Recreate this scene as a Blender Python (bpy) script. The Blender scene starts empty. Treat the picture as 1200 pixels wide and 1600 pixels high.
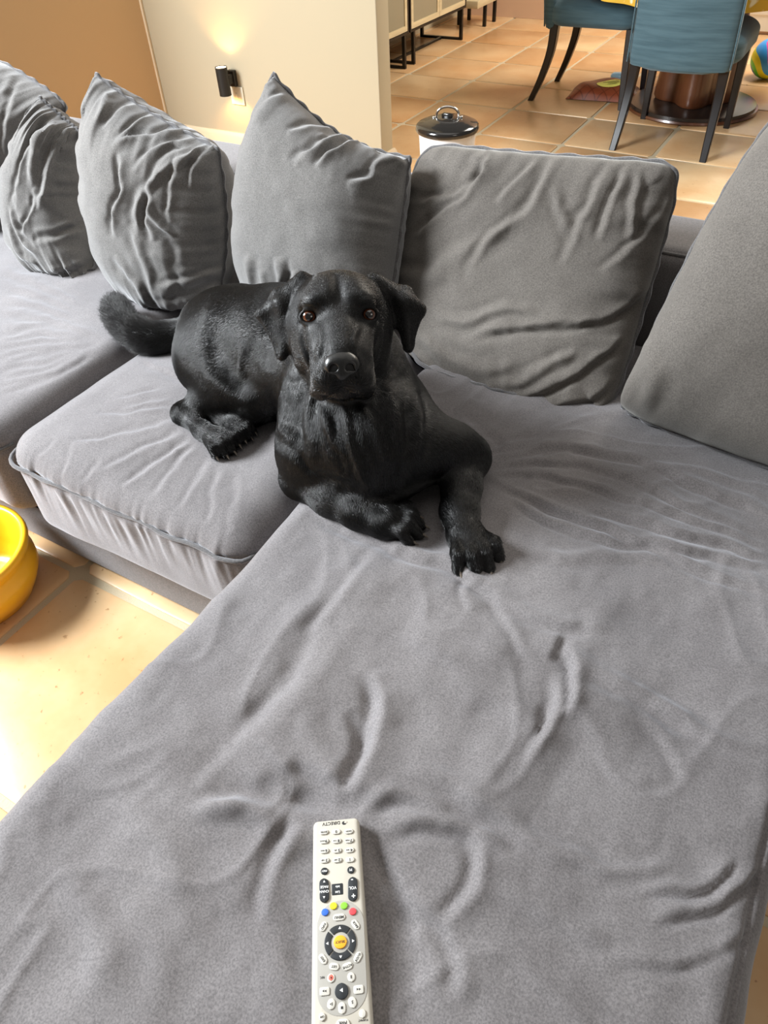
import bpy, bmesh, math, random
import numpy as np
from mathutils import Matrix, Vector, noise as mnoise

# ------------------------------------------------------------------ camera
SC = bpy.context.scene
COL = SC.collection
random.seed(7); RNG = np.random.default_rng(7)
PITCH, ROLL, YAW = 0.7720, -0.0590, -0.5660
def cam_rows(p, r, y):
    fw = np.array([math.sin(y)*math.cos(p), math.cos(y)*math.cos(p), -math.sin(p)])
    rt = np.array([math.cos(y), -math.sin(y), 0.0]); up = np.cross(rt, fw)
    return np.array([math.cos(r)*rt + math.sin(r)*up, math.sin(r)*rt - math.cos(r)*up, fw])
CAM_M = cam_rows(PITCH, ROLL, YAW)
FPX = 1130.0
EYE = np.array([0.0, 0.0, 1.30])
cam = bpy.data.cameras.new('camera'); cam_o = bpy.data.objects.new('camera', cam); COL.objects.link(cam_o)
mw = Matrix.Identity(4)
for i in range(3):
    mw[i][0] = CAM_M[0][i]; mw[i][1] = -CAM_M[1][i]; mw[i][2] = -CAM_M[2][i]; mw[i][3] = EYE[i]
cam_o.matrix_world = mw
cam.sensor_fit = 'VERTICAL'; cam.sensor_height = 24.0; cam.sensor_width = 18.0; cam.lens = FPX/1600*24.0
cam.clip_start = 0.02
SC.camera = cam_o
SC.view_settings.view_transform = 'Standard'; SC.view_settings.look = 'None'
SC.view_settings.gamma = 1.0; SC.view_settings.use_curve_mapping = False
SC.view_settings.exposure = 0.0

# ------------------------------------------------------------------ world and lamps
W = bpy.data.worlds.new('world'); SC.world = W; W.use_nodes = True
W.node_tree.nodes['Background'].inputs[0].default_value = (1.0, 0.95, 0.88, 1)
W.node_tree.nodes['Background'].inputs[1].default_value = 0.17
def area(name, loc, target, sx, sy, power, color):
    l = bpy.data.lights.new(name, 'AREA'); l.shape = 'RECTANGLE'; l.size = sx; l.size_y = sy
    l.energy = power; l.color = color
    o = bpy.data.objects.new(name, l); COL.objects.link(o); o.location = loc
    o.rotation_euler = (Vector(target)-Vector(loc)).to_track_quat('-Z', 'Y').to_euler()
    return o
area('window_daylight', (-3.35, -.35, 2.3), (-1.3, 0.8, 0.4), 1.4, 1.2, 430, (0.92, 0.965, 1.0))
area('dining_fill', (-0.1, 5.6, 2.9), (-1.4, 5.0, 0.0), 1.8, 1.6, 190, (1.0, 0.93, 0.82))  # added overhead fill to brighten the dining floor and far wall, no window there
area('right_fill', (2.9, -.3, 2.3), (0.0, 0.6, 0.4), 1.4, 1.3, 14, (1.0, 0.93, 0.85))  # added warm fill from the right for the chaise flank and the dog
area('overhead_fill', (-.9, 1.3, 3.1), (-.9, 1.0, 0.0), 3.4, 3.0, 34, (1.0, 0.95, 0.89))  # added soft fill standing in for ceiling bounce on upward faces

# ------------------------------------------------------------------ pixel helpers (1200 x 1600)
def ray(x, y): return CAM_M.T @ np.array([(x-600)/FPX, (y-800)/FPX, 1.0])
def onz(x, y, z): d = ray(x, y); return EYE + d*(z-EYE[2])/d[2]
def ony(x, y, Y): d = ray(x, y); return EYE + d*(Y-EYE[1])/d[1]
def onx(x, y, X): d = ray(x, y); return EYE + d*(X-EYE[0])/d[0]
def ond(x, y, t): return EYE + ray(x, y)*t
def project(V):
    q = (V-EYE) @ CAM_M.T
    return FPX*q[:, 0]/q[:, 2]+600, FPX*q[:, 1]/q[:, 2]+800, q[:, 2]

# ------------------------------------------------------------------ object helpers
def tag(o, label=None, cat=None, group=None, kind=None):
    if label: o['label'] = label
    if cat: o['category'] = cat
    if group: o['group'] = group
    if kind: o['kind'] = kind
    return o
def empty(name, loc=(0, 0, 0), rz=0.0):
    o = bpy.data.objects.new(name, None); COL.objects.link(o); o.empty_display_size = 0.1
    o.location = loc; o.rotation_euler = (0, 0, rz); return o
def link(name, me, mat=None, parent=None, smooth=True):
    o = bpy.data.objects.new(name, me); COL.objects.link(o)
    if mat: me.materials.append(mat)
    if smooth: me.shade_smooth()
    if parent is not None: o.parent = parent
    return o
def npmesh(name, V, F, mat=None, parent=None, smooth=True):
    me = bpy.data.meshes.new(name)
    V = np.asarray(V, dtype=np.float32); F = np.asarray(F, dtype=np.int32)
    k = F.shape[1]
    me.vertices.add(len(V)); me.vertices.foreach_set('co', V.ravel())
    me.loops.add(F.size); me.loops.foreach_set('vertex_index', F.ravel())
    me.polygons.add(len(F)); me.polygons.foreach_set('loop_start', np.arange(len(F), dtype=np.int32)*k)
    me.update(calc_edges=True); me.validate()
    return link(name, me, mat, parent, smooth)
def bmobj(name, bm, mat=None, parent=None, smooth=False, angle=None):
    bmesh.ops.recalc_face_normals(bm, faces=bm.faces[:])
    me = bpy.data.meshes.new(name); bm.to_mesh(me); bm.free()
    o = link(name, me, mat, parent, smooth)
    if angle is not None:
        me.shade_smooth(); me.set_sharp_from_angle(angle=math.radians(angle))
    return o
def add_box(bm, lo, hi, bevel=0.0, seg=2):
    t = bmesh.new(); bmesh.ops.create_cube(t, size=1.0)
    for v in t.verts:
        for i in range(3): v.co[i] = (lo[i]+hi[i])/2 + v.co[i]*(hi[i]-lo[i])
    if bevel: bmesh.ops.bevel(t, geom=t.edges[:], offset=bevel, segments=seg, profile=0.5, affect='EDGES')
    me = bpy.data.meshes.new('t'); t.to_mesh(me); t.free(); bm.from_mesh(me); bpy.data.meshes.remove(me)
def box(name, lo, hi, mat, parent=None, bevel=0.0, seg=2):
    bm = bmesh.new(); add_box(bm, lo, hi, bevel, seg); return bmobj(name, bm, mat, parent, angle=35)
def tube_arrays(pts, rad, n=10, closed=False, caps=True, squash=None):
    P = np.asarray(pts, float); m = len(P); rad = np.broadcast_to(np.asarray(rad, float), (m,))
    if closed: T = np.roll(P, -1, 0)-np.roll(P, 1, 0)
    else: T = np.gradient(P, axis=0)
    T /= np.linalg.norm(T, axis=1)[:, None]+1e-12
    up = np.array([0, 0, 1.0]) if abs(T[0][2]) < .9 else np.array([1.0, 0, 0])
    A = np.zeros_like(P); a = up - T[0]*(up@T[0]); a /= np.linalg.norm(a)
    for i in range(m):
        a = a - T[i]*(a@T[i]); a /= np.linalg.norm(a); A[i] = a
    B = np.cross(T, A); ang = np.arange(n)*2*math.pi/n
    V = P[:, None] + rad[:, None, None]*(np.cos(ang)[None, :, None]*A[:, None] + np.sin(ang)[None, :, None]*B[:, None])
    V = V.reshape(-1, 3); F = []
    for i in range(m if closed else m-1):
        j = (i+1) % m
        for k in range(n):
            l = (k+1) % n; F.append((i*n+k, i*n+l, j*n+l, j*n+k))
    if caps and not closed:
        V = np.vstack([V, P[0], P[-1]]); c0, c1 = len(V)-2, len(V)-1
        for k in range(n):
            l = (k+1) % n; F.append((c0, c0, l, k)); F.append((c1, c1, (m-1)*n+k, (m-1)*n+l))
    return V, F
def tube(name, pts, rad, mat, parent=None, n=10, closed=False):
    V, F = tube_arrays(pts, rad, n, closed)
    me = bpy.data.meshes.new(name)
    F2 = [tuple(dict.fromkeys(f)) for f in F]
    me.from_pydata([tuple(v) for v in V], [], F2); me.update()
    return link(name, me, mat, parent, True)
def lathe(name, prof, mat, parent=None, n=48, center=(0, 0, 0), angle=40):
    bm = bmesh.new(); rings = []
    for (r, z) in prof:
        if r < 1e-6: rings.append([bm.verts.new((center[0], center[1], center[2]+z))])
        else: rings.append([bm.verts.new((center[0]+r*math.cos(2*math.pi*k/n), center[1]+r*math.sin(2*math.pi*k/n), center[2]+z)) for k in range(n)])
    for a, b in zip(rings, rings[1:]):
        for k in range(n):
            l = (k+1) % n
            vs = [a[k % len(a)], a[l % len(a)], b[l % len(b)], b[k % len(b)]]
            vs = list(dict.fromkeys(vs))
            if len(vs) > 2: bm.faces.new(vs)
    return bmobj(name, bm, mat, parent, angle=angle)
def poly_prism(bm, pts2, z0, z1, bevel=0.0):
    t = bmesh.new(); vs = [t.verts.new((x, y, z0)) for x, y in pts2]; f = t.faces.new(vs)
    r = bmesh.ops.extrude_face_region(t, geom=[f]); top = [g for g in r['geom'] if isinstance(g, bmesh.types.BMVert)]
    for v in top: v.co.z = z1
    bmesh.ops.recalc_face_normals(t, faces=t.faces[:])
    if bevel:
        te = [e for e in t.edges if all(abs(v.co.z-z1) < 1e-7 for v in e.verts)]
        bmesh.ops.bevel(t, geom=te, offset=bevel, segments=3, profile=0.5, affect='EDGES')
    me = bpy.data.meshes.new('t'); t.to_mesh(me); t.free(); bm.from_mesh(me); bpy.data.meshes.remove(me)

# ------------------------------------------------------------------ noise in numpy
def _hash(ix, iy, iz, s):
    h = (ix*374761393 + iy*668265263 + iz*2147483647*3 + s*1442695041) & 0xffffffff
    h = ((h ^ (h >> 13))*1274126177) & 0xffffffff
    return ((h ^ (h >> 16)) & 0xffff)/65535.0*2-1
def vnoise(P, seed=0):
    P = np.asarray(P, float); I = np.floor(P).astype(np.int64); f = P-I; f = f*f*f*(f*(f*6-15)+10); out = 0
    for dx in (0, 1):
        for dy in (0, 1):
            for dz in (0, 1):
                w = (f[:, 0] if dx else 1-f[:, 0])*(f[:, 1] if dy else 1-f[:, 1])*(f[:, 2] if dz else 1-f[:, 2])
                out = out + w*_hash(I[:, 0]+dx, I[:, 1]+dy, I[:, 2]+dz, seed)
    return out
def fbm(P, seed=0, o=3):
    P = np.asarray(P, float); s = 0; a = 1.0
    for k in range(o): s = s + a*vnoise(P*(2.03**k)+k*7.3, seed+k); a *= .5
    return s
def sstep(a, b, x): t = np.clip((x-a)/(b-a), 0, 1); return t*t*(3-2*t)

# ------------------------------------------------------------------ materials
def mat(name, col, rough=.5, spec=.5, metal=0.0, sheen=0.0, sheen_col=None, coat=0.0, emit=None, estr=0.0):
    m = bpy.data.materials.new(name); m.use_nodes = True; b = m.node_tree.nodes['Principled BSDF']
    b.inputs['Base Color'].default_value = (*col, 1); b.inputs['Roughness'].default_value = rough
    b.inputs['Specular IOR Level'].default_value = spec; b.inputs['Metallic'].default_value = metal
    b.inputs['Sheen Weight'].default_value = sheen
    if sheen: b.inputs['Sheen Roughness'].default_value = .45
    if sheen_col: b.inputs['Sheen Tint'].default_value = (*sheen_col, 1)
    b.inputs['Coat Weight'].default_value = coat
    if emit: b.inputs['Emission Color'].default_value = (*emit, 1); b.inputs['Emission Strength'].default_value = estr
    return m
def N(m, t, **kw):
    n = m.node_tree.nodes.new(t)
    for k, v in kw.items():
        if k.startswith('_'): setattr(n, k[1:], v)
        else: n.inputs[k.replace('_', ' ')].default_value = v
    return n
def L(m, a, b): m.node_tree.links.new(a, b)
def coords(m, scale=(1, 1, 1), which='Object'):
    tc = N(m, 'ShaderNodeTexCoord'); mp = N(m, 'ShaderNodeMapping'); mp.inputs['Scale'].default_value = scale
    L(m, tc.outputs[which], mp.inputs['Vector']); return mp.outputs[0]
def mottle(m, c1, c2, scale=6, detail=4, lo=.35, hi=.65, vec=None, rough=.55):
    b = m.node_tree.nodes['Principled BSDF']
    n = N(m, 'ShaderNodeTexNoise', Scale=scale, Detail=detail, Roughness=rough)
    L(m, vec or coords(m), n.inputs['Vector'])
    r = N(m, 'ShaderNodeValToRGB'); r.color_ramp.elements[0].position = lo; r.color_ramp.elements[1].position = hi
    r.color_ramp.elements[0].color = (*c1, 1); r.color_ramp.elements[1].color = (*c2, 1)
    L(m, n.outputs['Fac'], r.inputs[0]); L(m, r.outputs[0], b.inputs['Base Color'])
    return r
def bump(m, scale=200, strength=.2, dist=.001, detail=3, vec=None):
    b = m.node_tree.nodes['Principled BSDF']
    n = N(m, 'ShaderNodeTexNoise', Scale=scale, Detail=detail); L(m, vec or coords(m), n.inputs['Vector'])
    bp = N(m, 'ShaderNodeBump', Strength=strength, Distance=dist); L(m, n.outputs['Fac'], bp.inputs['Height'])
    if b.inputs['Normal'].is_linked: L(m, b.inputs['Normal'].links[0].from_socket, bp.inputs['Normal'])
    L(m, bp.outputs[0], b.inputs['Normal']); return bp
def velvet(name, c1, c2, sheen=.55, tint=(.85, .88, .95), sc=5):
    m = mat(name, c1, rough=.85, spec=.2, sheen=sheen, sheen_col=tint)
    r = mottle(m, c1, c2, scale=sc, detail=6, lo=.3, hi=.7, rough=.65)
    n = N(m, 'ShaderNodeTexNoise', Scale=420, Detail=2); L(m, coords(m), n.inputs['Vector']); q = N(m, 'ShaderNodeMapRange'); q.inputs[1].default_value = .3; q.inputs[2].default_value = .7; q.inputs[3].default_value = .74; q.inputs[4].default_value = 1.26
    L(m, n.outputs['Fac'], q.inputs[0]); mx = N(m, 'ShaderNodeMix', _data_type='RGBA', _blend_type='MULTIPLY'); mx.inputs[0].default_value = 1.0
    L(m, r.outputs[0], mx.inputs[6]); L(m, q.outputs[0], mx.inputs[7]); L(m, mx.outputs[2], m.node_tree.nodes['Principled BSDF'].inputs['Base Color'])
    bump(m, 900, .35, .0006, 2); bump(m, 140, .12, .001, 3)
    return m
M_SEAT = velvet('seat_velvet', (.128, .118, .119), (.178, .167, .168), sheen=.5)
M_PIL = velvet('pillow_velvet', (.108, .104, .100), (.146, .140, .134), sheen=.5, tint=(.9, .92, .95))
M_PILB = velvet('pillow_velvet_warm_shade', (.096, .086, .077), (.126, .114, .102), sheen=.35, tint=(.95, .95, .9))  # same pillow velvet, with the right side's warm dim light put into its colour
M_PIPE = velvet('piping_velvet', (.085, .082, .082), (.12, .115, .115))
M_BASE = velvet('sofa_velvet', (.16, .15, .15), (.20, .19, .19), sheen=.3)
M_TANW = mat('tan_paint', (.60, .405, .225), .8, .2); bump(M_TANW, 60, .05, .002)
M_CREAM = mat('cream_paint', (.46, .395, .275), .8, .2); bump(M_CREAM, 60, .05, .002)
M_PINKW = mat('pink_plaster', (.66, .46, .33), .7, .3); bump(M_PINKW, 40, .05, .002)
M_SKIRT = mat('cream_gloss_paint', (.68, .55, .38), .4, .4)
M_WHITEP = mat('white_paint', (.75, .75, .72), .5, .4)
M_GROUT = mat('grout', (.50, .42, .29), .9, .2); bump(M_GROUT, 250, .5, .002)
M_BLACKM = mat('black_metal', (.012, .011, .010), .35, .5, .3)
M_CHLEG = mat('black_lacquered_wood', (.010, .008, .008), .28, .5)
M_CHROME = mat('chrome', (.8, .8, .78), .12, .5, 1.0)

def tile_material():
    m = mat('terracotta', (.6, .38, .2), .32, .5)
    b = m.node_tree.nodes['Principled BSDF']; oi = N(m, 'ShaderNodeObjectInfo')
    r = N(m, 'ShaderNodeValToRGB'); e = r.color_ramp.elements
    e[0].position = 0; e[0].color = (.57, .35, .17, 1); e[1].position = 1; e[1].color = (.66, .48, .28, 1)
    x = e.new(.35); x.color = (.60, .41, .225, 1); x = e.new(.7); x.color = (.66, .44, .235, 1)
    L(m, oi.outputs['Random'], r.inputs[0])
    tc = N(m, 'ShaderNodeTexCoord')
    geo = N(m, 'ShaderNodeNewGeometry')
    n1 = N(m, 'ShaderNodeTexNoise', Scale=2.6, Detail=5, Roughness=.6); L(m, geo.outputs['Position'], n1.inputs['Vector'])
    rr = N(m, 'ShaderNodeValToRGB'); rr.color_ramp.elements[0].position = .38; rr.color_ramp.elements[1].position = .66
    rr.color_ramp.elements[0].color = (.84, .66, .50, 1); rr.color_ramp.elements[1].color = (1.08, 1.1, 1.12, 1)
    L(m, n1.outputs['Fac'], rr.inputs[0])
    mx = N(m, 'ShaderNodeMix', _data_type='RGBA', _blend_type='MULTIPLY'); mx.inputs[0].default_value = .75
    L(m, r.outputs[0], mx.inputs[6]); L(m, rr.outputs[0], mx.inputs[7])
    n2 = N(m, 'ShaderNodeTexNoise', Scale=70, Detail=3); L(m, geo.outputs['Position'], n2.inputs['Vector'])
    r2 = N(m, 'ShaderNodeValToRGB'); r2.color_ramp.elements[0].position = .26; r2.color_ramp.elements[1].position = .34
    r2.color_ramp.elements[0].color = (.45, .3, .2, 1); r2.color_ramp.elements[1].color = (1, 1, 1, 1)
    L(m, n2.outputs['Fac'], r2.inputs[0])
    m2 = N(m, 'ShaderNodeMix', _data_type='RGBA', _blend_type='MULTIPLY'); m2.inputs[0].default_value = .7
    L(m, mx.outputs[2], m2.inputs[6]); L(m, r2.outputs[0], m2.inputs[7]); L(m, m2.outputs[2], b.inputs['Base Color'])
    n3 = N(m, 'ShaderNodeTexNoise', Scale=9, Detail=6); L(m, geo.outputs['Position'], n3.inputs['Vector'])
    bp = N(m, 'ShaderNodeBump', Strength=.25, Distance=.004); L(m, n3.outputs['Fac'], bp.inputs['Height']); L(m, bp.outputs[0], b.inputs['Normal'])
    return m
M_TILE = tile_material()

# ------------------------------------------------------------------ structure
floor = tag(box('floor', (-4.2, -1.6, -.06), (1.6, 6.9, -.0045), M_GROUT), kind='structure')
PIT = .4756; X0 = -1.272; Y0 = .601; G = .0075
def tile_mesh(seed):
    rg = random.Random(seed); h = PIT/2-G; c = .016
    base = [(-h+c, -h), (0, -h), (h-c, -h), (h, -h+c), (h, h-c), (h-c, h), (0, h), (-h+c, h), (-h, h-c), (-h, -h+c)]
    out = [(x+rg.uniform(-.0025, .0025), y+rg.uniform(-.0025, .0025)) for x, y in base]
    V = [(x, y, -.008) for x, y in out]+[(x*.992, y*.992, -.002) for x, y in out]+[(x*.972, y*.972, 0) for x, y in out]
    k = len(out); F = []
    for r in (0, 1):
        for i in range(k): j = (i+1) % k; F.append((r*k+i, r*k+j, (r+1)*k+j, (r+1)*k+i))
    F.append(tuple(range(2*k, 3*k)))
    me = bpy.data.meshes.new('floor_tile'); me.from_pydata(V, [], F); me.update(); me.materials.append(M_TILE)
    me.shade_smooth(); me.set_sharp_from_angle(angle=math.radians(40)); return me
TMS = [tile_mesh(s) for s in range(4)]
for i in range(-5, 4):
    for j in range(-4, 13):
        x = X0+(i+.5)*PIT; y = Y0+(j+.5)*PIT
        if x > .9 and y > 1.5: continue
        o = bpy.data.objects.new('floor_tile', TMS[(i*3+j*5) % 4]); COL.objects.link(o); o.parent = floor
        o.location = (x, y, random.uniform(-.001, .0008)); o.rotation_euler = (0, 0, random.uniform(-.004, .004))
wl = tag(box('wall_left', (-3.48, 1.5, 0), (-3.36, 3.36, 2.6), M_TANW), kind='structure')
bm = bmesh.new(); add_box(bm, (-3.36, 3.25, 0), (-1.953, 3.36, 2.6), .006, 3)
wb = tag(bmobj('wall_back', bm, M_CREAM, angle=35), kind='structure')
box('corner_bead', (-3.362, 3.236, 0), (-3.349, 3.25, 2.6), M_SKIRT, wb, .003)
def skirting(name, pts, h=.07, t=.016):
    prof = [(0, 0), (t, 0), (t, h*.72), (t*.75, h*.86), (t*.4, h), (0, h)]
    bm = bmesh.new(); rows = []
    for (x, y, nx, ny) in pts: rows.append([bm.verts.new((x+nx*p, y+ny*p, z)) for p, z in prof])
    for a, b in zip(rows, rows[1:]):
        for k in range(len(prof)-1): bm.faces.new((a[k], a[k+1], b[k+1], b[k]))
    return tag(bmobj(name, bm, M_SKIRT, angle=30), kind='structure')
skirting('baseboard_back', [(-3.36, 3.25, 0, -1), (-1.953, 3.25, 1, -1), (-1.953, 3.36, 1, 1)])
tag(box('wall_far', (-4.2, 6.72, 0), (1.6, 6.84, 2.6), M_PINKW), kind='structure')
tag(box('wall_dining', (-3.32, 3.36, 0), (-3.2, 6.72, 2.6), M_CREAM), kind='structure')
dr = tag(box('door_1', (-.98, 6.69, .02), (.0, 6.73, 2.0), M_WHITEP, None, .004), kind='structure')
box('door_panel', (-.9, 6.68, .12), (-.08, 6.695, .9), M_WHITEP, dr, .004)

# ------------------------------------------------------------------ wrinkles
def mesh_normals(V, F):
    a, b, c, d = V[F[:, 0]], V[F[:, 1]], V[F[:, 2]], V[F[:, 3]]
    n = np.cross(c-a, d-b); Nn = np.zeros_like(V)
    for k in range(4): np.add.at(Nn, F[:, k], n)
    return Nn/(np.linalg.norm(Nn, axis=1)[:, None]+1e-12)
def smooth_path(pts, step=6):
    P = np.array(pts, float)
    if len(P) > 2:
        out = []
        Q = np.vstack([2*P[0]-P[1], P, 2*P[-1]-P[-2]])
        for i in range(1, len(Q)-2):
            p0, p1, p2, p3 = Q[i-1], Q[i], Q[i+1], Q[i+2]
            for t in np.linspace(0, 1, step, endpoint=False):
                out.append(.5*((2*p1)+(-p0+p2)*t+(2*p0-5*p1+4*p2-p3)*t*t+(-p0+3*p1-3*p2+p3)*t**3))
        out.append(P[-1]); P = np.array(out)
    return P
def wrinkle(V, F, strokes, seed=0, gain=1.0):
    """raise folds on a cloth surface; a stroke = (path, width px, height mm, kind)"""
    Nn = mesh_normals(V, F); px, py, dep = project(V)
    view = (EYE-V); view /= np.linalg.norm(view, axis=1)[:, None]
    face = sstep(.0, .2, (Nn*view).sum(1)); disp = np.zeros(len(V))
    for (pts, w, a, kind) in strokes:
        P = smooth_path(pts); lo = P.min(0)-w*5; hi = P.max(0)+w*5
        idx = np.where((px > lo[0]) & (px < hi[0]) & (py > lo[1]) & (py < hi[1]))[0]
        if len(idx) == 0: continue
        wob = fbm(V[idx]*np.array([26, 26, 26]), seed+50, 3); wo2 = fbm(V[idx]*22+9, seed+60, 3); q = np.stack([px[idx]+wob*min(w*.6, 5.0), py[idx]+wo2*min(w*.6, 5.0)], 1); ampn = 1+.45*vnoise(V[idx]*18, seed+70); best = np.full(len(idx), 1e9); sd = np.zeros(len(idx)); tt = np.zeros(len(idx))
        seg = np.linalg.norm(np.diff(P, axis=0), axis=1); cum = np.concatenate([[0], np.cumsum(seg)]); tot = cum[-1]
        for k in range(len(P)-1):
            d = P[k+1]-P[k]; l2 = d@d+1e-9; t = np.clip(((q-P[k])@d)/l2, 0, 1); c = P[k]+t[:, None]*d
            dist = np.linalg.norm(q-c, axis=1); m = dist < best
            side = np.sign(d[0]*(q[:, 1]-P[k][1])-d[1]*(q[:, 0]-P[k][0]))
            best[m] = dist[m]; sd[m] = (dist*side)[m]; tt[m] = ((cum[k]+t*seg[k])/tot)[m]
        taper = np.clip(np.minimum(tt, 1-tt)*5, 0, 1)**.7
        if kind == 'ridge': f = np.exp(-(sd/w)**2)-.45*np.exp(-((np.abs(sd)-1.9*w)/w)**2)
        elif kind == 'valley': f = -np.exp(-(sd/w)**2)+.4*np.exp(-((np.abs(sd)-1.9*w)/w)**2)
        elif kind == 'fold': f = np.where(sd < 0, np.exp(-np.abs(sd)/(w*1.7)), np.exp(-(sd/w)**2))-.75*np.exp(-((sd-1.6*w)/(w*.8))**2)
        elif kind == 'pinch': f = -np.exp(-(np.abs(sd)/w)); 
        else: f = np.exp(-(sd/w)**2)
        disp[idx] += a*.001*f*taper*ampn
    return V + Nn*(disp*face*gain)[:, None]

def rounded_cushion(x0, x1, y0, y1, z0, z1, rxy, rz, nx, ny, nz, crown=.012):
    """a soft box: cube surface grid pushed onto a rounded box, crowned on top"""
    sheets = []; verts = []; faces = []; base = 0
    def sheet(fn, a, b):
        nonlocal base
        u = np.linspace(-1, 1, a+1); v = np.linspace(-1, 1, b+1); U, Vv = np.meshgrid(u, v, indexing='ij')
        verts.append(fn(U.ravel(), Vv.ravel()))
        i = np.arange(a)[:, None]*(b+1)+np.arange(b)[None, :]; i = i.ravel()+base
        faces.append(np.stack([i, i+b+1, i+b+2, i+1], 1)); base += (a+1)*(b+1)
    one = lambda u: np.ones_like(u)
    sheet(lambda u, v: np.stack([u, v, one(u)], 1), nx, ny)
    sheet(lambda u, v: np.stack([v, u, -one(u)], 1), max(2, ny//6), max(2, nx//6))
    sheet(lambda u, v: np.stack([u, -one(u), v], 1), nx, nz); sheet(lambda u, v: np.stack([v, one(u), u], 1), nz, nx)
    sheet(lambda u, v: np.stack([-one(u), v, u], 1), nz, ny); sheet(lambda u, v: np.stack([one(u), u, v], 1), ny, nz)
    V = np.vstack(verts); F = np.vstack(faces)
    c = np.array([(x0+x1)/2, (y0+y1)/2, (z0+z1)/2]); h = np.array([(x1-x0)/2, (y1-y0)/2, (z1-z0)/2]); r = np.array([rxy, rxy, rz])
    P = V*h; inner = np.clip(P, -(h-r), h-r); d = (P-inner)/r; ln = np.linalg.norm(d, axis=1)[:, None]
    mx = np.abs(d).max(1)[:, None]
    P = inner + np.where(ln > 1e-9, d/np.maximum(ln, 1e-9)*mx, 0)*r
    top = sstep(0, 1, (P[:, 2]/h[2]+1)/2)
    P[:, 2] += crown*top*(1-(P[:, 0]/h[0])**2)*(1-(P[:, 1]/h[1])**4)
    return P + c, F
def weld(V, F, tol=1e-5):
    K = np.round(V/tol).astype(np.int64); _, i, inv = np.unique(K, axis=0, return_index=True, return_inverse=True)
    return V[i], inv.ravel()[F]

# ------------------------------------------------------------------ sofa frame
sofa = tag(empty('corner_sofa', (-.9, 1.1, 0)), 'large dark grey velvet corner sofa with a long chaise', 'sofa')
def at_sofa(o): o.parent = sofa; o.matrix_parent_inverse = Matrix.Translation(-Vector((-.9, 1.1, 0))); return o
at_sofa(box('seat_base', (-3.1, .632, .012), (-.60, 1.50, .177), M_BASE, None, .012, 3))
at_sofa(box('chaise_base', (-.60, -1.0, .012), (.165, 1.50, .177), M_BASE, None, .012, 3))
at_sofa(box('backrest', (-3.1, 1.50, .02), (1.1, 1.71, .632), M_BASE, None, .035, 5))
at_sofa(box('seat_base', (.165, 1.0, .012), (1.1, 1.50, .177), M_BASE, None, .012, 3))
M_GROOVE = mat('seam_groove_shade', (.03, .029, .03), .9, .1)  # dark colour standing for the shade inside the base seam groove
at_sofa(tube('piping', [(x, .6315, .150) for x in np.linspace(-3.05, -.62, 30)], .0024, M_GROOVE, None, 8))  # thin dark tube drawn as the shaded groove of the base seam
at_sofa(tube('piping', [(x, 1.512, .622) for x in np.linspace(-3.05, 1.05, 30)], .004, M_PIPE, None, 8))

# ------------------------------------------------------------------ seat cushions
SEAT_GROUP = None
def seat_cushion(args, label, strokes, extra=None, seed=0, mat_=None, gain=1.0):
    V, F = rounded_cushion(*args); V, F = weld(V, F)
    Nn = mesh_normals(V, F); up = sstep(.2, .9, Nn[:, 2])
    V = V + Nn*(.004*fbm(V*np.array([5, 5, 5]), seed)[:, None])
    if extra: V = extra(V, Nn)
    V = wrinkle(V, F, strokes, seed, gain)
    o = npmesh('seat_cushion', V, F, mat_ or M_SEAT)
    return tag(o, label, 'cushion'), V
def gathers(seamz, frontY, amp, freq, seed):
    def f(V, Nn):
        fr = sstep(.08, -.02, V[:, 1]-frontY); below = V[:, 2] < seamz
        w = np.exp(-(np.maximum(seamz-V[:, 2], 0)/.07)**2)*below + np.exp(-((V[:, 2]-seamz)/.03)**2)*(~below)*.8
        n = vnoise(np.stack([V[:, 0]*freq+V[:, 2]*3, V[:, 2]*4, V[:, 0]*0], 1), seed)+.5*vnoise(np.stack([V[:, 0]*freq*2.1, V[:, 2]*7, V[:, 0]*0+4], 1), seed)
        ins = -.006*np.exp(-((V[:, 2]-seamz)/.006)**2)
        return V + Nn*((amp*n*w+ins)*fr)[:, None]
    return f
SB = []
rs = random.Random(3)
for (x0, y0, x1, y1, w, a) in [  # creases on the middle seat, fanning out from the dog's hock
    (285, 660, 110, 700, 6, 3.5), (270, 640, 150, 655, 5, 2.5), (285, 678, 150, 740, 6, 4), (300, 690, 190, 765, 6, 3.5), (310, 700, 235, 780, 6, 3),
    (255, 610, 175, 625, 4, 2), (270, 622, 190, 640, 4, 2), (335, 715, 285, 800, 6, 2.5), (220, 560, 300, 590, 5, 2), (90, 690, 60, 720, 5, 2),
    (120, 695, 100, 745, 5, 2), (160, 720, 130, 760, 5, 2), (350, 725, 330, 820, 7, 2), (380, 740, 360, 840, 7, 1.5)]:
    mx, my = (x0+x1)/2, (y0+y1)/2+8
    SB.append(([(x0, y0), (mx, my-6), (x1, y1)], w, a, 'fold'))
SB.append(([(300, 640), (350, 690), (400, 700), (440, 680)], 22, -5, 'bump'))
seatB, _ = seat_cushion((-1.285, -.645, .565, 1.50, .180, .428, .08, .055, 170, 220, 44, .014),
    'middle grey seat cushion the dog\'s hind legs rest on, with gathered front seam', SB, gathers(.375, .575, .0052, 46, 4), 11)
SA = []
for k in range(9):
    t = k/8; SA.append(([(0+rs.uniform(-10, 10), 520+t*90), (70, 505+t*85+rs.uniform(-4, 4)), (165-rs.uniform(0, 30), 520+t*30)], 5, 2.2, 'fold'))
for k in range(5): SA.append(([(0, 420+k*22), (60, 440+k*18), (130, 480+k*12)], 5, 1.8, 'ridge'))
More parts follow.
